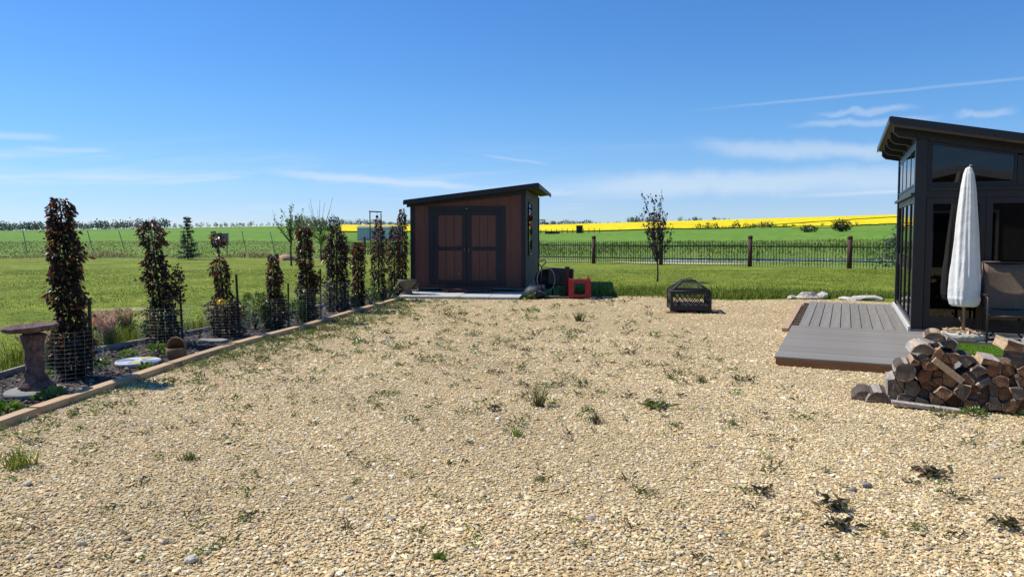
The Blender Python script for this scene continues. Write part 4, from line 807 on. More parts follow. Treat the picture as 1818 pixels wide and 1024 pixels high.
for (ax, sg) in ((0, -1), (0, 1), (1, -1), (1, 1)):
    for i in range(1, 26):
        f = i / 26; a0 = -hw + 2 * hw * f; a1 = -tp + 2 * tp * f
        p0 = (a0, sg * hw, .405) if ax == 0 else (sg * hw, a0, .405); p1 = (a1, sg * tp, .6) if ax == 0 else (sg * tp, a1, .6); sc_.tube([p0, p1], .0022, 3, cap=False)
    for i in range(1, 12):
        f = i / 12; q = hw + (tp - hw) * f; z = .405 + .195 * f; sc_.tube([(-q, sg * q, z), (q, sg * q, z)] if ax == 0 else [(sg * q, -q, z), (sg * q, q, z)], .0022, 3, cap=False)
sc_.build('spark_screen', M['mesh_screen'], lo)
MB().tube([(-.06, 0, .6), (-.05, 0, .64), (.05, 0, .64), (.06, 0, .6)], .01, 6).build('lid_handle', M['black'], lo)
for i, (bx, by, l_) in enumerate(((-.42, -.36, 'dark red brick under the left front foot of the fire pit'), (-.05, -.40, 'pale red brick under the front of the fire pit'), (.42, -.34, 'brick under the right front foot of the fire pit'), (.36, .38, 'brick under the rear right foot of the fire pit'))):
    o = MB().box((0, 0, .017), (.2, .1, .033), jit=.003).build('brick', M['brick'], None, (3.62 + bx, 14.95 + by, .001), (0, 0, random.uniform(-.3, .3))); tag(o, l_, 'brick', 'bricks under the fire pit')

# ------------------------------------------------------------------ young trees
def limb(s, p0, p1, r0, r1, bow=.05, n=5):
    p0, p1 = Vector(p0), Vector(p1); off = Vector((random.uniform(-bow, bow), random.uniform(-bow, bow), 0)); pts = []
    for i in range(n + 1):
        f = i / n; pts.append(p0.lerp(p1, f) + off * math.sin(PI * f))
    s.tube(pts, [r0 + (r1 - r0) * i / n for i in range(n + 1)], 6); return pts
def young_tree(name, x, y, h, trunk_h, spread, nl, label, cols, size, dens, bare=0, top_lean=(0, 0), low=.35, r0=.035):
    z0 = float(zt(x, y)); e = empty(name, (x, y, z0), 0, label, 'tree')
    t = MB(); limb(t, (0, 0, 0), (top_lean[0] * .3, top_lean[1] * .3, trunk_h), r0, r0 * .7, .02); P, A = [], []; b_ = t
    for i in range(nl):
        a = 2 * PI * i / nl + random.uniform(-.3, .3); zt_ = h * random.uniform(.62, 1.0) if i else h; sp = spread * random.uniform(.35, 1.0) * (0.25 if i == 0 else 1)
        z_s = trunk_h * random.uniform(.75, 1.0)
        pts = limb(b_, (top_lean[0] * .3 * z_s / trunk_h, 0, z_s), (sp * math.cos(a) + top_lean[0], sp * math.sin(a) + top_lean[1], zt_), r0 * .5, .004, .12, 7)
        for j in range(3):
            k_ = random.randint(2, 6); q = pts[k_] + Vector((random.uniform(-.25, .25) * spread, random.uniform(-.25, .25) * spread, random.uniform(.1, .3) * h * .6)); pp = limb(b_, pts[k_], q, .007, .003, .05, 4)
            if random.random() > bare: P += [pp[random.randint(1, 4)] + Vector(rng.normal(0, .035, 3)) for _ in range(dens // 2)]
        if random.random() > bare:
            for _ in range(dens): f = random.uniform(low, 1) * 6.999; k_ = int(f); P.append(pts[k_].lerp(pts[k_ + 1], f - k_) + Vector(rng.normal(0, .04, 3)))
    b_.build('trunk', M['trunk'], e)
    P = np.array([list(p) for p in P]); n = len(P); A = rng.normal(0, 1, (n, 3)); A[:, 2] -= .2
    link('crown', leafmesh('crown', P, A, rng.uniform(.6, 1.4, n) * size, .7, pick(n, cols, None, .25), M['leaf'], .3), e); return e
PURP = [(74, 52, 60), (56, 42, 50), (92, 66, 68), (48, 38, 44), (104, 84, 70)]
young_tree('purple_tree', 4.64, 23.3, 2.95, .75, .68, 14, 'young purple leaved tree standing alone on the lawn', PURP, .075, 26, 0, (-.05, 0), .12, .03)
young_tree('green_tree', -9.95, 33.0, 2.9, 1.15, .75, 12, 'young sapling with a leafy light green crown behind the column trees', [(112, 134, 56), (92, 116, 46), (134, 152, 76)], .09, 20, .3, (0, 0), .3, .05)
young_tree('bare_tree', -10.3, 39.5, 2.0, 1.1, .8, 9, 'young tree with long bare upper twigs behind the column trees', [(120, 142, 60), (104, 126, 50)], .09, 22, .2, (0, 0), .2, .05)
bt = [o for o in col.objects if o.name == 'bare_tree'][0]
s = MB()
for i in range(7): limb(s, (0, 0, 1.4), (-.7 + i * .23, random.uniform(-.3, .3), 3.1 + .35 * math.sin(i * 2.3)), .016, .006, .08)
s.build('bare_twig', M['trunk'], bt)
def spruce(x, y, h, r, label, n=5200, cols=((52, 72, 56), (66, 86, 66), (40, 56, 44), (84, 104, 84)), sparse=.35):
    z0 = float(zt(x, y)); e = empty('spruce_tree', (x, y, z0), 0, label, 'tree'); b_ = MB().tube([(0, 0, 0), (0, 0, h * .98)], [.05 * h / 3, .008], 7)
    P, A = [], []; tiers = int(h * 5.5)
    for i in range(tiers):
        f = i / tiers; z = h * (.06 + .92 * f); rr = r * (1 - f) ** 1.05 * random.uniform(.7, 1.15) + .05
        nb = max(4, int(9 * (1 - f)) + 2)
        for k_ in range(nb):
            a = random.uniform(0, 2 * PI); L_ = rr * random.uniform(.6, 1.15); tip = Vector((L_ * math.cos(a), L_ * math.sin(a), z + L_ * random.uniform(-.12, .22))); base = Vector((0, 0, z - L_ * .05))
            b_.tube([base, tip], [.008, .003], 4); m_ = int(n / (tiers * 8)) + 4
            for _ in range(m_):
                q = random.uniform(.15, 1); P.append(base.lerp(tip, q) + Vector(rng.normal(0, .025 * h / 2, 3))); A.append((tip - base).normalized() + Vector(rng.normal(0, .55, 3)))
    b_.build('trunk', M['trunk'], e); P = np.array([list(p) for p in P]); A = np.array([list(p) for p in A]); k = len(P)
    link('crown', leafmesh('crown', P, A, rng.uniform(.6, 1.4, k) * .09 * h / 2.4, .3, pick(k, cols, None, .2), M['leaf'], .1), e)
spruce(-17.8, 40.2, 2.45, .75, 'small dark spruce on the lawn in front of the wire fence')
spruce(16.3, 29.6, 3.6, 1.35, 'blue green spruce half hidden behind the glass garden room', 9000, ((92, 112, 84), (74, 94, 70), (116, 134, 104), (60, 78, 60)))

# ------------------------------------------------------------------ picket fence
PH = 1.38
def fence_run(pts, label, spacing=.112, gap=None):
    e = empty('picket_fence', (pts[0][0], pts[0][1], 0), 0, label, 'fence'); ox, oy = pts[0]
    pk = MB(); pk.box((0, 0, .53), (.021, .021, 1.06)); pk.add([(-.011, -.011, 1.05), (.011, -.011, 1.05), (.011, .011, 1.05), (-.011, .011, 1.05), (0, 0, 1.16)], [(0, 1, 4), (1, 2, 4), (2, 3, 4), (3, 0, 4), (0, 3, 2, 1)]); pkm = pk.mesh('picket', M['iron'])
    pst = MB().lathe([(0, -.2), (.1, -.2), (.098, PH - .12), (0, PH - .12)], 12, wob=.02).mesh('post', M['post']); cap = MB().lathe([(0, PH - .121), (.112, PH - .12), (.115, PH - .07), (.09, PH - .02), (.04, PH), (0, PH + .005)], 12).mesh('cap', M['post'])
    for i, (x, y) in enumerate(pts):
        z = float(zt(x, y)); o = link('post', pst, e, (x - ox, y - oy, z)); link('cap', cap, o)
        if i + 1 < len(pts):
            x2, y2 = pts[i + 1]; z2 = float(zt(x2, y2)); L_ = math.hypot(x2 - x, y2 - y); a = math.atan2(y2 - y, x2 - x); pit = -math.atan2(z2 - z, L_)
            r_ = MB(); r_.box((L_ / 2, 0, .90), (L_ - .18, .035, .045)); pa_ = r_.build('rail', M['iron'], e, (x - ox, y - oy, z), (0, pit, a)); r2 = MB(); r2.box((L_ / 2, 0, .30), (L_ - .18, .035, .045)); r2.build('rail', M['iron'], e, (x - ox, y - oy, z), (0, pit, a))
            k_ = int((L_ - .25) / spacing)
            for j in range(k_): link('picket', pkm, pa_, (.17 + j * (L_ - .34) / max(k_ - 1, 1), 0, .03))
    return e
fence_run(FENCE_R, 'black iron picket fence with brown round posts right of the shed', .118)
fence_run(FENCE_L, 'far stretch of iron picket fence seen between the column trees', .15)
# leaning wire fence on the left
e = empty('wire_fence', (-45, 46, 0), 0, 'leaning steel post and wire fence across the left field', 'fence'); tops = []
pmesh = MB().box((0, 0, .7), (.04, .04, 1.8)).mesh('post', M['steel'])
for i in range(17):
    x = -45 + i * 1.95; y = 47 + i * .55; z = float(zt(x, y)); ln = random.uniform(.1, .28) if i > 3 else random.uniform(-.1, .1); link('post', pmesh, e, (x + 45, y - 46, z), (0, -ln, 0)); tops.append((x, y, z, ln))
for hh in (.35, .8, 1.2, 1.5):
    MB().tube([(x + 45 - math.sin(l_) * hh, y - 46, z + hh + .05 * math.sin(i * 1.7)) for i, (x, y, z, l_) in enumerate(tops)], .008 if hh != 1.5 else .014, 4).build('wire', M['wire'], e)
e = empty('utility_box', (-18.8, 47.5, float(zt(-18.8, 47.5))), .2, 'grey box on a post stand behind the reddish tuft', 'utility box'); MB().box((0, 0, 1.0), (.75, .5, .75)).build('cabinet', M['utility'], e, bevel=.02); MB().box((0, 0, 1.395), (.82, .58, .04)).build('lid', M['utility'], e)
for sx in (-.3, .3): MB().box((sx, 0, .31), (.06, .06, .62)).build('leg', M['steel'], e)
e = empty('small_building', (-0.183 * 112, 112, float(zt(-20, 112))), -.05, 'small blue grey building beyond the far picket fence', 'building')
for i in range(12): MB().b2((-3.2 + i * .533, 0, -.3), (-3.2 + i * .533 + .52, .06, 1.95)).build('siding_panel', M['barnblue'], e)
MB().b2((-3.2, .07, -.3), (3.2, 4, 1.93)).build('wall', M['barnblue'], e); MB().prism([(-.3, 1.96), (4.4, 1.96), (2.0, 2.25)], -3.4, 3.4, 'x').build('roof', M['utility'], e); MB().b2((.8, -.04, -.3), (1.8, -.002, 1.7)).build('door', M['white'], e)
e = empty('gate_frame', (-10.6, 57.0, float(zt(-10.6, 57))), 0, 'tall thin black gate frame with a hanging lantern', 'gate')
for sx in (-.43, .43): MB().box((sx, 0, 1.65 if sx < 0 else 1.6), (.07, .07, 3.3 if sx < 0 else 3.2)).build('post', M['black'], e)
MB().box((0, 0, 3.32), (1.0, .09, .09), (0, .06, 0)).build('beam', M['black'], e)
s = MB(); s.tube([(.12, 0, 3.28), (.12, 0, 3.05)], .012, 5); lan = s.build('lantern_chain', M['black'], e); MB().lathe([(0, 3.06), (.06, 3.04), (.11, 2.97), (.11, 2.88), (.05, 2.82), (0, 2.82)], 12).build('lantern', M['black'], lan, (.12, 0, 0))
e = empty('rusty_pile', (-12.4, 40.2, float(zt(-12.4, 40.2))), 0, 'low pinkish heap of soil on the lawn behind the short rusty tree', 'soil heap'); MB().lathe([(.5, 0), (.42, .18), (.2, .3), (0, .34)], 16, wob=.12).build('mound', pm('pink_soil', lin((196, 160, 130)), lin((160, 124, 100)), 5, .95, .5), e)
for q_ in range(3): MB().box((0, 0, .08), (.2, .18, .16), (.3 * q_, .2, q_), jit=.02).build('clod', pm('pink_clod', lin((186, 150, 122)), lin((150, 116, 94)), 7, .95, .5), e, (-.5 + q_ * .5, -.45, 0))

# ------------------------------------------------------------------ deck
GA = -math.atan2(.414, .910)
GX, GY = 6.22, 11.36
def gl(x, y, z=0): v = Matrix.Rotation(GA, 3, 'Z') @ Vector((x, y, z)); return (v.x + GX, v.y + GY, v.z)
dk = empty('deck', gl(0, 0, 0), GA, 'low grey composite deck leading to the glass garden room', 'deck')
DZ = .12; nb = 22; bw = 3.2 / nb
bmsh = MB().box((0, 0, 0), (2.12, bw - .009, .026)).mesh('deck_board', M['deck'])
for i in range(nb):
    o = link('deck_board', bmsh, dk, (-.66 + random.uniform(-.004, .004), -3.4 + (i + .5) * bw, DZ - .013 + random.uniform(-.0015, .0015))); b_ = o.modifiers.new('b', 'BEVEL'); b_.width = .003; b_.segments = 1
nb2 = 10; bw2 = 1.56 / nb2; bmsh2 = MB().box((0, 0, 0), (bw2 - .011, 4.3, .026)).mesh('deck_board', M['deckb'])
for i in range(nb2):
    o = link('deck_board', bmsh2, dk, (-1.62 + (i + .5) * bw2, 1.96 + random.uniform(-.012, .012), DZ - .013 + random.uniform(-.0015, .0015))); b_ = o.modifiers.new('b', 'BEVEL'); b_.width = .003; b_.segments = 1
MB().b2((-1.70, -3.405, 0), (.39, -3.37, DZ - .027)).build('fascia_board', M['fascia'], dk); MB().b2((-1.71, -3.368, 0), (-1.675, -.2, DZ - .027)).build('fascia_board', M['fascia'], dk); MB().b2((.355, -3.368, 0), (.39, -.3, DZ - .027)).build('fascia_board', M['fascia'], dk)
for y0 in (-3.0, -2.2, -1.4, -.6): MB().b2((-1.67, y0, 0), (.35, y0 + .04, DZ - .028)).build('joist', M['oldwood'], dk)
for i in range(11): MB().b2((-1.74, -.1 + i * .41, 0), (-.06, -.06 + i * .41, DZ - .028)).build('joist', M['oldwood'], dk)
MB().b2((-1.87, -.25, 0), (-1.77, 4.1, DZ - .05)).build('side_beam', M['split'], dk)

# ------------------------------------------------------------------ glass garden room
gz = empty('garden_room', gl(0, 0, 0), GA, 'dark framed glass garden room with a slanted overhanging roof', 'garden room')
GW, GD = 3.9, 4.2; SLP = -.205; ZC = 3.1       # ceiling line height at the left wall; falls to the right
def zroof(x): return ZC + SLP * x
dkm = M['gaz_dark']
MB().b2((0, 0, .0), (GW, GD, DZ + .01)).build('floor', M['concrete2'], gz)
MB().b2((-.035, -.02, .02), (-.003, GD, .17)).build('base_trim', M['white'], gz)
def post(x, y, w, d, z1, nm='corner_post', z0=None): return MB().b2((x, y, DZ + .012 if z0 is None else z0), (x + w, y + d, z1)).build(nm, dkm, gz, bevel=.006)
post(0, 0, .16, .16, zroof(.16) - .01); post(0, GD - .14, .14, .14, zroof(.14) - .01); post(GW - .14, 0, .14, .14, zroof(GW) - .01); post(GW - .14, GD - .14, .14, .14, zroof(GW) - .01)
ZH0, ZH1 = 2.16, 2.36   # header band
MB().b2((.163, .02, ZH0), (GW - .143, .13, ZH1)).build('header', dkm, gz); MB().b2((.02, .163, ZH0), (.13, GD - .143, ZH1)).build('header', dkm, gz)
MB().b2((.2, -.03, ZH1 - .09), (GW, .018, ZH1 - .05)).build('ledge', dkm, gz); MB().b2((-.05, -.01, ZH0 + .04), (.018, GD, ZH0 + .085)).build('ledge', dkm, gz)
# front transom windows
def quad_frame(parent, pane_mat, pts, axis, h, fr, depth, name='window'):
    """a pane of the given outline with a frame bar along each edge"""
    w = MB().prism(pts, h + depth * .4, h + depth * .6, axis).build(name, pane_mat, parent); c = Vector((sum(p[0] for p in pts) / len(pts), sum(p[1] for p in pts) / len(pts)))
    for i in range(len(pts)):
        a, b_ = Vector(pts[i]), Vector(pts[(i + 1) % len(pts)]); t = (b_ - a).normalized(); n_ = Vector((-t.y, t.x)); n_ = n_ if n_.dot(c - a) > 0 else -n_
        MB().prism([a, b_, b_ + n_ * fr, a + n_ * fr], h + .002 * i, h + depth - .002 * i, axis).build('frame_bar', dkm, w)
    return w
MB().prism([(.163, zroof(.163) - .03), (GW - .143, zroof(GW - .143) - .03), (GW - .143, zroof(GW - .143) - .012), (.163, zroof(.163) - .012)], .03, .12).build('top_plate', dkm, gz)
fx = [(.20, 1.32), (1.46, 2.58), (2.72, GW - .16)]
for a, b_ in fx: quad_frame(gz, M['clear'], [(a, ZH1 + .003), (b_, ZH1 + .003), (b_, zroof(b_) - .035), (a, zroof(a) - .035)], 'y', .03, .035, .06)
for a in (1.325, 2.585): MB().b2((a, .025, ZH1 + .001), (a + .13, .125, zroof(a + .13) - .032)).build('mullion', dkm, gz)
MB().b2((.163, .025, ZH1 + .001), (.197, .125, zroof(.2) - .033)).build('mullion', dkm, gz)
# front doors
fd = [(.17, .95), (.955, 1.735), (1.74, 2.52), (2.525, 3.305)]
for i, (a, b_) in enumerate(fd):
    d_ = quad_frame(gz, M['glass'], [(a, DZ + .02), (b_, DZ + .02), (b_, ZH0 - .004), (a, ZH0 - .004)], 'y', .03, .085, .06, 'door'); MB().box((b_ - .045, .015, 1.1), (.03, .025, .22)).build('handle', M['black'], d_)
    MB().b2((a + .09, .045, .165), (b_ - .09, .075, .33)).build('kick_panel', dkm, d_)
MB().b2((3.31, .03, DZ + .015), (GW - .143, .1, ZH0 - .003)).build('front_panel', dkm, gz)
# left wall: transom panes and folding doors
MB().b2((.02, .163, zroof(0) - .12), (.13, GD - .143, zroof(0) - .012)).build('top_plate', dkm, gz)
n4 = 4; yl = (GD - .31) / n4
for i in range(n4):
    a, b_ = .166 + i * yl, .166 + (i + 1) * yl - .004
    quad_frame(gz, M['clear'], [(a, ZH1 + .003), (b_, ZH1 + .003), (b_, zroof(0) - .125), (a, zroof(0) - .125)], 'x', .01, .035, .022)
    d_ = quad_frame(gz, M['clear'], [(a, DZ + .06), (b_, DZ + .06), (b_, ZH0 - .004), (a, ZH0 - .004)], 'x', .02, .06, .05, 'door'); MB().box((.008, b_ - .04, 1.1), (.02, .03, .2)).build('handle', M['steel'], d_)
# back and right walls
for i in range(8):
    a, b_ = .143 + (GW - .286) * i / 8 + .003, .143 + (GW - .286) * (i + 1) / 8 - .003
    MB().prism([(a, DZ + .012), (b_, DZ + .012), (b_, zroof(b_) - .02), (a, zroof(a) - .02)], GD - .1, GD - .04).build('wall_panel', M['gaz_in'], gz)
for i in range(8):
    a, b_ = .143 + (GD - .286) * i / 8 + .003, .143 + (GD - .286) * (i + 1) / 8 - .003; MB().b2((GW - .1, a, DZ + .012), (GW - .04, b_, zroof(GW) - .02)).build('wall_panel', M['gaz_in'], gz)
# roof
OL, OR, OF, OB = .36, .4, .28, .35
def rz(x, dz): return zroof(x) + dz
rf = MB().prism([(-OL, rz(-OL, .165)), (GW + OR, rz(GW + OR, .165)), (GW + OR, rz(GW + OR, .215)), (-OL, rz(-OL, .215))], -OF, GD + OB).build('roof', M['roofmetal'], gz)
MB().prism([(-OL + .01, rz(-OL, .14)), (GW + OR - .01, rz(GW + OR, .14)), (GW + OR - .01, rz(GW + OR, .163)), (-OL + .01, rz(-OL, .163))], -OF + .02, GD + OB - .02).build('sheathing', M['soffit'], rf)
MB().prism([(-OL - .01, rz(-OL, .12)), (GW + OR, rz(GW + OR, .12)), (GW + OR, rz(GW + OR, .225)), (-OL - .01, rz(-OL, .225))], -OF - .022, -OF - .002).build('fascia', dkm, rf)
MB().prism([(-OL + .02, rz(-OL + .02, .075)), (GW + OR, rz(GW + OR, .075)), (GW + OR, rz(GW + OR, .117)), (-OL + .02, rz(-OL + .02, .117))], -OF - .012, -OF + .02).build('trim_strip', M['soffit'], rf)
MB().prism([(-OL - .03, rz(-OL, .13)), (-OL - .003, rz(-OL, .13)), (-OL - .003, rz(-OL, .22)), (-OL - .03, rz(-OL, .22))], -OF, GD + OB).build('fascia', M['roofmetal'], rf)
for i in range(5):
    y0 = .02 + i * (GD - .12) / 4
    MB().prism([(-OL + .05, rz(-OL + .05, .02)), (-OL + .12, rz(-OL + .12, -.03)), (GW + .2, rz(GW + .2, -.005)), (GW + .2, rz(GW + .2, .138)), (-OL + .05, rz(-OL + .05, .138))], y0, y0 + .09).build('rafter', dkm, rf)
MB().b2((.0, -.0, zroof(0) - .008), (.06, GD, zroof(0) + .11)).build('wall_plate', dkm, rf)
# things inside
def inside(name, x, y, rz_, label, cat): return empty(name, gl(x, y, DZ + .011), GA + rz_, label, cat)
e = inside('gas_tank', .62, .42, 0, 'grey gas tank standing behind the dark front glass', 'gas tank')
MB().lathe([(0, .38), (.15, .38), (.16, .42), (.162, 1.02), (.14, 1.1), (.08, 1.14), (0, 1.145)], 26).build('cylinder', M['tank'], e); MB().lathe([(.14, 0), (.15, 0), (.15, .37), (.14, .37)], 24).build('foot_ring', M['rubber'], e)
MB().tube([(0, 0, 1.14), (0, 0, 1.22)], .025, 8).build('valve', M['steel'], e); MB().tube([(.08 * math.cos(a), .08 * math.sin(a), 1.2) for a in np.linspace(.3, 5.2, 14)], .012, 6).build('collar', M['tank'], e)
e = inside('stool', 2.1, 1.6, .3, 'dark stool inside the glass garden room', 'stool'); MB().lathe([(0, .62), (.2, .62), (.21, .67), (0, .68)], 20).build('seat', M['bronze'], e)
for i in range(4): a = PI / 4 + i * PI / 2; MB().tube([(.14 * math.cos(a), .14 * math.sin(a), .62), (.2 * math.cos(a), .2 * math.sin(a), 0)], .016, 6).build('leg', M['bronze'], e)

# ------------------------------------------------------------------ patio in front of the room
pt = empty('patio', gl(.42, -.02, 0), GA, 'strip of pale flagstones along the front of the garden room', 'patio')
xx = 0.0
for i in range(6):
    w = random.uniform(.5, .65); MB().b2((xx, -.62, 0), (xx + w - .015, -.004, .075)).build('slab', M['concrete2'], pt, bevel=.008); xx += w
e = empty('turf_mat', gl(.46, -1.6, .012), GA, 'small bright green turf mat behind the firewood', 'turf'); MB().b2((0, 0, 0), (1.0, .85, .03)).build('sheet', M['turf'], e)
n = 5000; x, y = rng.uniform(0, 1.0, n), rng.uniform(0, .85, n); link('pile', blademesh('pile', x, y, np.full(n, .028), rng.uniform(.015, .03, n), np.full(n, .006), rng.uniform(.1, .5, n), pick(n, [(120, 156, 44), (100, 136, 36)], None, .15), M['blade']), e)
UX, UY, _ = gl(.66, -.36)
e = empty('umbrella_base', (UX, UY, .076), 0, 'low round stone ring filled with wood chips under the umbrella', 'umbrella base'); MB().lathe([(0, 0), (.3, 0), (.31, .06), (.28, .09), (0, .085)], 26, wob=.03).build('ring', M['rock'], e)
s = MB()
for i in range(60):
    a = random.uniform(0, 6.28); r_ = .28 * math.sqrt(random.random()); s.box((r_ * math.cos(a), r_ * math.sin(a), .1 + random.uniform(0, .02)), (.09, .035, .012), (random.uniform(-.4, .4), random.uniform(-.4, .4), random.uniform(0, 3)))
ch = s.build('wood_chip', M['timber'], e); ch['kind'] = 'stuff'
e = empty('patio_umbrella', (UX, UY, .16), 0, 'closed patio umbrella in a white cloth cover', 'umbrella'); MB().tube([(0, 0, 0), (0, 0, 2.4)], .024, 12).build('pole', M['steel'], e); MB().tube([(-.03, 0, .17), (-.06, 0, .2), (-.05, 0, .23)], .012, 6).build('knob', M['steel'], e)
prof = [(.03, .40), (.17, .395), (.20, .42), (.225, .5), (.228, .65), (.215, .85), (.19, 1.15), (.165, 1.5), (.135, 1.85), (.105, 2.15), (.075, 2.33), (.045, 2.41), (.012, 2.43), (0, 2.432)]
prof2 = []
for (r0_, z0_), (r1_, z1_) in zip(prof[:-1], prof[1:]):
    for q in range(8): f = q / 8; prof2.append((r0_ + (r1_ - r0_) * f, z0_ + (z1_ - z0_) * f))
prof2.append(prof[-1])
from mathutils import noise as _ns
def fold(a, z):
    q = Vector((math.cos(a) * 3.2, math.sin(a) * 3.2, z * .8)); q2 = Vector((math.cos(a) * 6, math.sin(a) * 6, z * 5 + 5 * math.sin(a)))
    pleat = abs(math.sin(4 * a + .5 * math.sin(z * 1.3 + a))) ** .5 - .75
    return .88 * (1 + .04 * pleat + .15 * _ns.noise(q) + (.06 if z < 1.1 else .025) * abs(_ns.noise(q2)) + (.04 * abs(math.sin(9 * a)) if z < .52 else 0))
MB().lathe(prof2, 110, rfun=fold).build('cover', M['cover'], e)
MB().tube([(np.interp(.5 + 1.75 * f, [p[1] for p in prof[1:]], [p[0] for p in prof[1:]]) * fold(-1.2, .5 + 1.75 * f) * math.cos(-1.2), np.interp(.5 + 1.75 * f, [p[1] for p in prof[1:]], [p[0] for p in prof[1:]]) * fold(-1.2, .5 + 1.75 * f) * math.sin(-1.2), .5 + 1.75 * f) for f in np.linspace(0, 1, 40)], .005, 5).build('zip_seam', M['white'], e)
MB().tube([(0, 0, 2.42), (.02, 0, 2.46), (.05, 0, 2.45)], .006, 5).build('pull_loop', M['white'], e)
# sling chair
e = empty('patio_chair', gl(1.22, -.42, .077), GA + R(182), 'brown patio chair with a mesh sling back seen from behind', 'chair')
cw = .30
for s_ in (-1, 1):
    MB().tube([(s_ * cw, -.32, 1.12), (s_ * cw, -.28, .95), (s_ * cw, -.16, .42), (s_ * cw, .3, .38)], .017, 8).build('side_frame', M['bronze'], e)
    MB().tube([(s_ * (cw + .03), .3, 0), (s_ * (cw + .03), .3, .62), (s_ * (cw + .03), .22, .66), (s_ * (cw + .03), -.22, .64), (s_ * (cw + .03), -.3, .0)], .015, 8).build('leg', M['bronze'], e)
    MB().box((s_ * (cw + .03), .02, .672), (.055, .46, .022)).build('armrest', M['bronze'], e, bevel=.006)
for y0, z0 in ((-.32, 1.12), (-.17, .44), (.3, .38)): MB().tube([(-cw, y0, z0), (cw, y0, z0)], .015, 8).build('cross_bar', M['bronze'], e)
s = MB(); pts = [(-.31, 1.11), (-.285, .96), (-.24, .75), (-.18, .48), (-.13, .42), (.08, .37), (.29, .385)]; n_ = 9; vs_ = []
for (yy, zz_) in pts:
    for j in range(n_): f = j / (n_ - 1); vs_.append((-cw + 2 * cw * f, yy - .025 * math.sin(PI * f), zz_ - .02 * math.sin(PI * f)))
s.add(vs_, [(i * n_ + j, i * n_ + j + 1, (i + 1) * n_ + j + 1, (i + 1) * n_ + j) for i in range(len(pts) - 1) for j in range(n_ - 1)], 0, True); o = s.build('sling', M['sling'], e); md = o.modifiers.new('s', 'SOLIDIFY'); md.thickness = .006
MB().tube([(-.2, -.2, .03), (-.1, -.2, .16), (0, -.2, .2), (.1, -.2, .16), (.2, -.2, .03)], .012, 7).build('spring_base', M['bronze'], e)
# rocks behind the deck
for i, (x, y, w, h, l) in enumerate(((7.1, 17.5, .27, .13, 'white limestone rock at the left of the deck end'), (7.55, 17.75, .26, .12, 'smaller white rock beside the deck end'), (8.0, 17.3, .26, .06, 'flat white rock behind the deck'), (8.45, 17.35, .38, .08, 'widest flat white rock behind the deck near the glass'), (6.75, 17.6, .16, .07, 'small pale rock at the gravel corner by the deck'))):
    bm = bmesh.new(); bmesh.ops.create_icosphere(bm, subdivisions=2, radius=1)
    for v in bm.verts: v.co *= 1 + random.uniform(-.2, .2); v.co = Vector((v.co.x * w, v.co.y * w * .6, max(v.co.z, -.3) * h))
    me = bpy.data.meshes.new('rock'); bm.to_mesh(me); bm.free(); me.materials.append(M['rock']); o = link('rock', me, None, (x, y, h * .3), (0, 0, i)); tag(o, l, 'rock', 'rocks behind the deck')

# ------------------------------------------------------------------ firewood
PX, PY = 3.38, 7.13
def wl_(s_, d_, z): v = Matrix.Rotation(GA, 3, 'Z') @ Vector((s_, d_, z)); return (v.x + PX, v.y + PY, v.z)
LENG = .38
def shrink(poly, k):
    c = Vector((sum(p[0] for p in poly) / len(poly), sum(p[1] for p in poly) / len(poly))); return [c + (Vector(p) - c) * k for p in poly], c
def log(poly, label, y0, L_, mats, group='split logs in the firewood stack', yaw=0, pitch=0, tint=None):
    """poly in (along, up) coordinates of the stack face; extruded backwards with irregular end faces"""
    q0, c = shrink(poly, .965); q = []
    for i_, p_ in enumerate(q0):
        p2 = q0[(i_ + 1) % len(q0)]; q.append(p_); d_ = p2 - p_
        if d_.length > .03:
            nn = Vector((d_.y, -d_.x)).normalized(); nn = nn if nn.dot((p_ + p2) / 2 - c) > 0 else -nn
            q.append(p_.lerp(p2, random.uniform(.35, .65)) + nn * random.uniform(-.007, .006))
    n_ = len(q); s = MB(); rings = 4; vs_ = []
    for r_ in range(rings):
        yy = (0, .012, L_ * .5, L_)[r_]; k = (.9, 1.0, 1 + random.uniform(-.05, .03), 1 + random.uniform(-.06, .03))[r_]
        for p in q: vs_.append(((p.x - c.x) * k + random.uniform(-.004, .004), yy + random.uniform(-.006, .006), (p.y - c.y) * k + random.uniform(-.004, .004)))
    for j in range(n_):
        mi = 1 if (j // 2 % 3) else 2
        s.add([], []); 
        for r_ in range(rings - 1):
            s.f.append((r_ * n_ + j, r_ * n_ + (j + 1) % n_, (r_ + 1) * n_ + (j + 1) % n_, (r_ + 1) * n_ + j)); s.m.append(mi); s.sm.append(False)
    s.v = [tuple(v) for v in vs_]
    s.f += [tuple(range(n_)), tuple((rings - 1) * n_ + j for j in range(n_))]; s.m += [0, 0]; s.sm += [False, False]
    o = s.build('firewood_log', mats, None, wl_(c.x, y0, c.y), (pitch, 0, GA + yaw)); return tag(o, label, 'firewood', group)
def clip(poly, px, py, nx, ny):
    out = []
    for i in range(len(poly)):
        a, b_ = poly[i], poly[(i + 1) % len(poly)]; da = (a[0] - px) * nx + (a[1] - py) * ny; db = (b_[0] - px) * nx + (b_[1] - py) * ny
        if da <= 0: out.append(a)
        if da * db < 0: f = da / (da - db); out.append((a[0] + (b_[0] - a[0]) * f, a[1] + (b_[1] - a[1]) * f))
    return out
profile = [(0, .0), (.27, .0), (.3, .12), (.38, .25), (.5, .42), (.65, .56), (.8, .48), (.93, .36), (1.08, .40), (1.3, .54), (1.6, .59), (2.3, .6)]
rs = random.Random(5); pts = []
for r_ in range(7):
    for c_ in range(21): pts.append((-.1 + (c_ + .5 * (r_ % 2)) * .122 + rs.uniform(-.045, .045), -.02 + r_ * .105 + rs.uniform(-.035, .035), r_))
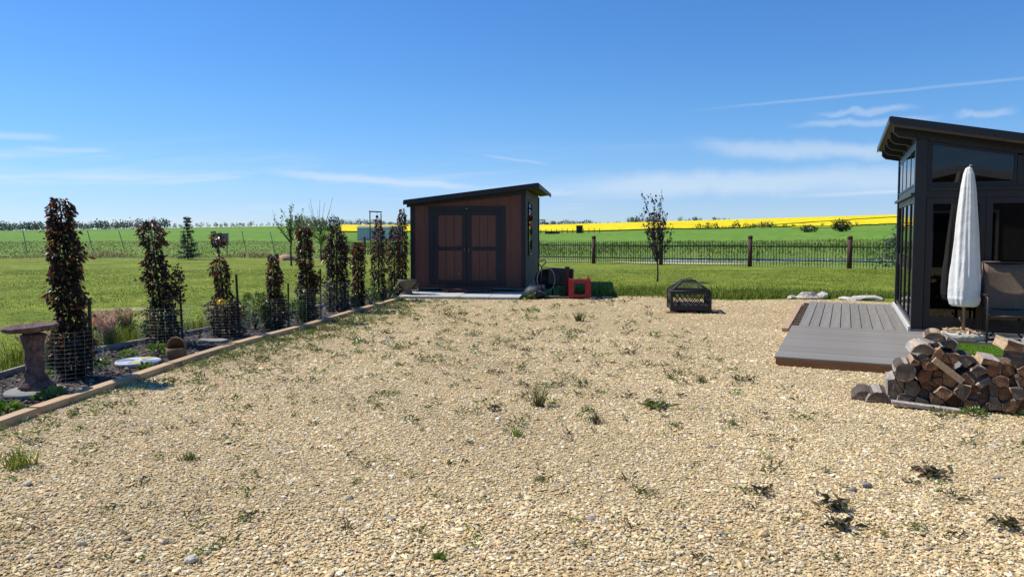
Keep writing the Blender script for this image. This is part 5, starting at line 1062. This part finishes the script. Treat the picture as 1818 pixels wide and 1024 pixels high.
ENDS = [M['cut'], M['cutgrey'], M['cut_tan'], M['cut_red'], M['cut_dark'], M['cutgrey'], M['cut']]
cells = []
for i, (px, py, r_) in enumerate(pts):
    top = np.interp(px, [a for a, _ in profile], [b for _, b in profile])
    if px < .3 or px > 2.25 or py < -.03 or py > top: continue
    cell = [(px +   .1 * math.cos(k * PI / 5 + .3), py + .095 * math.sin(k * PI / 5 + .3)) for k in range(10)]
    for j, (qx, qy, _) in enumerate(pts):
        if j != i and abs(qx - px) < .34 and abs(qy - py) < .34: cell = clip(cell, (px + qx) / 2, (py + qy) / 2, qx - px, qy - py)
    cell = clip(cell, 0, .002, 0, -1)
    if len(cell) < 3: continue
    if rs.random() < .4:                       # split logs: one round cleft along a random chord
        a = rs.uniform(0, PI); ox, oy = px + rs.uniform(-.02, .02), max(py, .04) + rs.uniform(-.02, .02)
        for sg in (1, -1):
            c2 = clip(cell, ox, oy, sg * math.cos(a), sg * math.sin(a))
            if len(c2) >= 3: cells.append((r_, c2))
    else: cells.append((r_, cell))
def cen(c): return (sum(p[0] for p in c) / len(c), sum(p[1] for p in c) / len(c))
ORD = ['first', 'second', 'third', 'fourth', 'fifth', 'sixth', 'seventh', 'eighth', 'ninth', 'tenth', 'eleventh', 'twelfth', 'thirteenth', 'fourteenth', 'fifteenth', 'sixteenth', 'seventeenth', 'eighteenth', 'nineteenth', 'twentieth'] + ['%dth' % k for k in range(21, 60)]
ROWN = ['bottom row', 'second row up', 'third row up', 'fourth row up', 'fifth row up', 'sixth row up', 'top row']
for r_ in range(7):
    for k, c2 in enumerate(sorted([c for q, c in cells if q == r_], key=lambda c: cen(c)[0])):
        xs_ = [p[0] for p in c2]; zs_ = [p[1] for p in c2]
        if (max(xs_) - min(xs_)) * (max(zs_) - min(zs_)) < .0018: continue
        em = rs.choice(ENDS); side = [M['bark'], M['split']] if rs.random() < .5 else [M['split'], M['bark']]
        if rs.random() < .3: side = [M['greywood'], M['bark']]
        log(c2, '%s split log end, %s from the left in the %s of the stack' % ({'cut_end': 'brown', 'cut_end_weathered': 'greyish', 'cut_tan': 'tan', 'cut_red': 'reddish', 'cut_dark': 'dark'}[em.name], ORD[k], ROWN[r_]), rs.uniform(-.06, .04), LENG + rs.uniform(-.05, .04), [em] + side)
def halfround(cx_, cz_, r_, a0, a1, n_=9, tilt=0.0, flat=True):
    p = [(r_ * math.cos(a0 + (a1 - a0) * i / n_), r_ * math.sin(a0 + (a1 - a0) * i / n_)) for i in range(n_ + 1)]
    if a1 - a0 > 6: p = p[:-1]
    if a1 - a0 < PI * .9: p.append((0, 0))
    return [(cx_ + x * math.cos(tilt) - z * math.sin(tilt), cz_ + x * math.sin(tilt) + z * math.cos(tilt)) for x, z in p]
B, SPL, GRW = M['bark'], M['split'], M['greywood']; CT, CG = M['cut'], M['cutgrey']
log(halfround(.07, .002, .105, 0, PI), 'dark half round log lying on the gravel at the left end of the stack', .02, .36, [CG, B, B])
log(halfround(.21, .002, .12, .02, PI * .98), 'second half round log on the gravel beside the leftmost one', -.02, .38, [CG, GRW, B], yaw=.03)
log([(.27, .0), (.42, .0), (.43, .1), (.34, .27), (.27, .25)], 'pale split log standing on edge with its bright face to the left', -.0, .36, [CG, GRW, GRW], pitch=.03)
log(halfround(.42, .335, .1, 0, 2 * PI, 14), 'thick round log with peeling bark on the left shoulder of the stack', -.08, .38, [CG, B, GRW], pitch=-.02)
log(halfround(.57, .50, .115, .05, PI * .95), 'broad half round log with a pale top near the stack peak', -.05, .36, [CG, GRW, SPL], yaw=.06)
log(halfround(.66, .625, .10, .1, PI * .9), 'brown half round log resting on the peak of the stack', -.0, .36, [CG, SPL, B], yaw=-.05)
log([(.74, .58), (.85, .55), (.87, .62), (.77, .69)], 'grey flat topped split log beside the stack peak', .04, .36, [CG, GRW, GRW])
log(halfround(.92, .40, .12, .6, 2.2, 7), 'wedge log with a sloping right face right of the peak', .0, .36, [CG, B, B])
log([(1.03, .455), (1.17, .44), (1.19, .49), (1.05, .51)], 'grey shingle like split log in the dip of the stack', -.02, .36, [CT, GRW, SPL], pitch=.02)
log([(1.2, .60), (1.36, .585), (1.38, .66), (1.23, .70)], 'square split log with a grey weathered top', -.05, .36, [CT, GRW, SPL], yaw=.1)
log([(1.38, .635), (1.53, .61), (1.56, .69), (1.42, .74)], 'tan split log at the top right of the stack', .0, .37, [CT, SPL, GRW], yaw=-.08)
log([(1.56, .635), (1.72, .63), (1.74, .71), (1.60, .73)], 'grey topped split log at the right picture edge', .02, .36, [CG, GRW, SPL], yaw=.05)
log([(1.76, .64), (1.92, .63), (1.93, .71), (1.79, .73)], 'last split log on top beyond the picture edge', .02, .36, [CG, GRW, SPL])
o = MB().box((0, 0, 0), (.30, .05, .055), (0, R(38), 0)).build('kindling', M['split'], None, wl_(.77, -.10, .385), (0, 0, GA)); tag(o, 'pale kindling stick leaning on the stack front', 'kindling')
o = MB().box((0, 0, 0), (.62, .09, .03), (0, R(3), 0), jit=.006).build('loose_board', M['greywood'], None, wl_(.62, -.13, .035), (0, 0, GA + .0)); tag(o, 'grey weathered board lying along the foot of the stack', 'board')

# ------------------------------------------------------------------ unseen house behind the viewer, added for the glass to reflect
hs_ = empty('house', (0.5, -9.0, 0), 0, 'unseen taupe house added behind the viewer for the garden room glass to mirror', 'house')
wall_m = pm('house_siding', lin((138, 132, 124)), lin((122, 116, 108)), 2, .8, .1, stretch=(.3, 3, 12))
MB().prism([(-7, 0), (7, 0), (7, 2.5), (0, 3.9), (-7, 2.5)], -8, 0).build('wall', wall_m, hs_)
for sg in (-1, 1):
    r_ = MB().prism([(0, 3.93), (sg * 7.6, 2.41), (sg * 7.6, 2.57), (0, 4.13)], -8.4, .5).build('roof', M['shingle'], hs_); MB().prism([(0, 3.85), (sg * 7.65, 2.32), (sg * 7.65, 2.57), (0, 4.15)], .502, .54).build('rake_board', M['white'], r_)
for x0, z0, x1, z1 in ((-5.5, 1.0, -3.6, 2.3), (3.4, 1.0, 5.6, 2.3), (-1.0, .1, 1.2, 2.3)):
    w = MB().b2((x0, .005, z0), (x1, .03, z1)).build('window', M['black'], hs_)
    for a, b_ in (((x0 - .1, z0 - .1), (x1 + .1, z0)), ((x0 - .1, z1), (x1 + .1, z1 + .1)), ((x0 - .1, z0), (x0, z1)), ((x1, z0), (x1 + .1, z1))): MB().b2((a[0], .004, a[1]), (b_[0], .06, b_[1])).build('frame_bar', M['white'], w)

# ------------------------------------------------------------------ weeds on the gravel
def tuft(x, y, h, n, spread, cols, label, width=.007, lean=.7):
    e = empty('grass_tuft', (x, y, .004), 0, label, 'weed', 'tufts growing through the gravel')
    o = link('blades', blademesh('blades', rng.normal(0, spread * .75, n), rng.normal(0, spread * .6, n), np.zeros(n), rng.uniform(.35, 1, n) * h, np.full(n, width), rng.uniform(.35, lean * 1.9, n), pick(n, cols, None, .25), M['blade']), e); o['kind'] = 'stuff'
def rosette(x, y, r, n, cols, label, h=.4):
    e = empty('leafy_weed', (x, y, .006), 0, label, 'weed', 'weeds growing through the gravel'); a = rng.uniform(0, 2 * PI, n)
    P = np.stack([rng.normal(0, r * .35, n), rng.normal(0, r * .25, n), rng.uniform(.005, r * h, n)], 1); A = np.stack([np.cos(a), np.sin(a), rng.uniform(.1, .9, n)], 1)
    link('foliage', leafmesh('foliage', P, A, rng.uniform(.35, .8, n) * r, .32, pick(n, cols, None, .25), M['leaf'], .15), e)
OLIVE = [(96, 110, 52), (120, 128, 66), (142, 138, 84), (78, 92, 44)]; DKW = [(82, 84, 56), (98, 92, 64), (70, 72, 48), (118, 98, 74)]; FRESH = [(104, 132, 46), (84, 112, 40), (130, 152, 66)]
tuft(.25, 6.9, .36, 90, .035, [(150, 140, 84), (116, 118, 66), (96, 104, 56)], 'tallest tan and green grass tuft in the middle of the gravel', .006, .6)
tuft(.72, 6.29, .16, 60, .035, DKW, 'thin greyish tuft right of the tallest tuft'); tuft(1.22, 13.3, .3, 70, .05, OLIVE, 'far upright tuft in front of the red stand', .012); tuft(2.08, 7.97, .14, 60, .035, OLIVE, 'small olive tuft left of the deck corner')
tuft(.04, 5.9, .1, 60, .03, FRESH, 'small green tuft nearest below the tallest tuft'); tuft(-2.37, 5.27, .09, 70, .04, OLIVE, 'low green tuft at the lower left of the gravel'); rosette(1.94, 4.34, .12, 60, DKW, 'dark leafy weed at the lower right, larger of two'); rosette(1.84, 4.03, .11, 50, DKW, 'flat dark weed just below the larger dark weed')
rosette(2.79, 4.05, .11, 50, DKW, 'dark weed at the right picture edge below the firewood'); rosette(2.87, 4.91, .13, 60, DKW, 'wide dark weed between the firewood and the right bottom corner', .25); tuft(-3.5, 5.12, .2, 90, .07, [(150, 156, 60), (124, 138, 52), (104, 124, 48)], 'yellow green clump at the left picture edge', .009); tuft(-.37, 3.68, .07, 60, .025, FRESH, 'little bright tuft at the bottom of the picture')
rosette(1.6, 4.57, .1, 40, [(96, 84, 64), (84, 76, 58)], 'brown dried weed left of the larger dark weed'); rosette(-.15, 6.73, .1, 40, DKW, 'dark weed left of the tallest tuft'); rosette(1.36, 6.83, .16, 60, OLIVE, 'spread olive weed patch below the deck corner', .25)
plant('pile_weed', 4.15, 6.5, .13, .08, 70, .05, FRESH, 'green weeds at the foot of the firewood stack', 'weed', .4); plant('pile_weed', 4.6, 6.33, .16, .11, 100, .055, FRESH, 'green weeds at the stack foot by the picture edge', 'weed', .4)
plant('pile_weed', 3.85, 6.5, .12, .07, 50, .05, OLIVE, 'sparse weeds before the grey board at the stack foot', 'weed', .3)
# all the small ones
P, A, Sz, C = [], [], [], []
def addweed(x, y, r, n, cols, up=.4):
    a = rng.uniform(0, 2 * PI, n); P.append(np.stack([x + rng.normal(0, r * .45, n), y + rng.normal(0, r * .4, n), .006 + rng.uniform(0, r * up, n)], 1)); A.append(np.stack([np.cos(a), np.sin(a), rng.uniform(.1, 1.3, n)], 1)); Sz.append(rng.uniform(.3, .8, n) * r); C.append(pick(n, cols, None, .25))
nw = 0
while nw < 900:
    y = 3.6 + 13.6 * random.random() ** 1.15; x = random.uniform(-.74, .74) * y
    tl_ = float(np.interp(y, [p[1] for p in TIMBER], [p[0] for p in TIMBER]))
    if x < tl_ + .1 or (x > 2.9 and y > 6.3) or not inpoly(np.array([x]), np.array([y]), GRAVEL)[0]: continue
    dl = x - tl_; pr = .34 + .7 * math.exp(-dl / 1.1) + (.22 if 7 < y < 12 else 0) - (.08 if y < 6 else 0) + (.25 if 9 < y < 15 and x < 1 else 0)
    if random.random() > pr: continue
    kind = random.random(); addweed(x, y, random.uniform(.03, .09) * (.62 + y * .065), random.randint(8, 28), DKW if kind < .3 else OLIVE if kind < .7 else FRESH, random.uniform(.2, .7)); nw += 1
for _ in range(560):
    y = random.uniform(8.5, 17); tl_ = float(np.interp(y, [p[1] for p in TIMBER], [p[0] for p in TIMBER])); x = tl_ + .12 + abs(random.gauss(0, .55)); addweed(x, y, random.uniform(.04, .1), random.randint(10, 26), OLIVE + [(136, 146, 70)] if random.random() < .7 else FRESH, .5)
for _ in range(60):
    y = random.uniform(4.5, 8); tl_ = float(np.interp(y, [p[1] for p in TIMBER], [p[0] for p in TIMBER])); addweed(tl_ + .1 + abs(random.gauss(0, .25)), y, random.uniform(.03, .08), 16, FRESH, .6)
tag(link('small_weeds', leafmesh('small_weeds', np.concatenate(P), np.concatenate(A), np.concatenate(Sz), .26, np.concatenate(C), M['leaf'], .1)), 'scattered small weeds poking through the gravel', 'weeds', kind='stuff')
# a few larger stones
for i, (x, y, r_, c_, l) in enumerate(((2.33, 4.72, .022, 'concrete2', 'dark grey pebble at the right, larger of the pair'), (2.2, 4.64, .018, 'concrete2', 'smaller dark grey pebble beside the larger one'), (-1.63, 3.63, .026, 'rock', 'white rounded pebble at the bottom edge'), (-3.2, 4.75, .02, 'rock', 'pale pebble near the yellow green clump'))):
    bm = bmesh.new(); bmesh.ops.create_icosphere(bm, subdivisions=2, radius=1)
    for v in bm.verts: v.co *= 1 + random.uniform(-.1, .1); v.co = Vector((v.co.x * r_ * 1.4, v.co.y * r_, v.co.z * r_ * .8))
    me = bpy.data.meshes.new('pebble'); bm.to_mesh(me); bm.free(); me.materials.append(M[c_]); tag(link('pebble', me, None, (x, y, .014 + r_ * .3)), l, 'pebble', 'larger pebbles on the gravel')
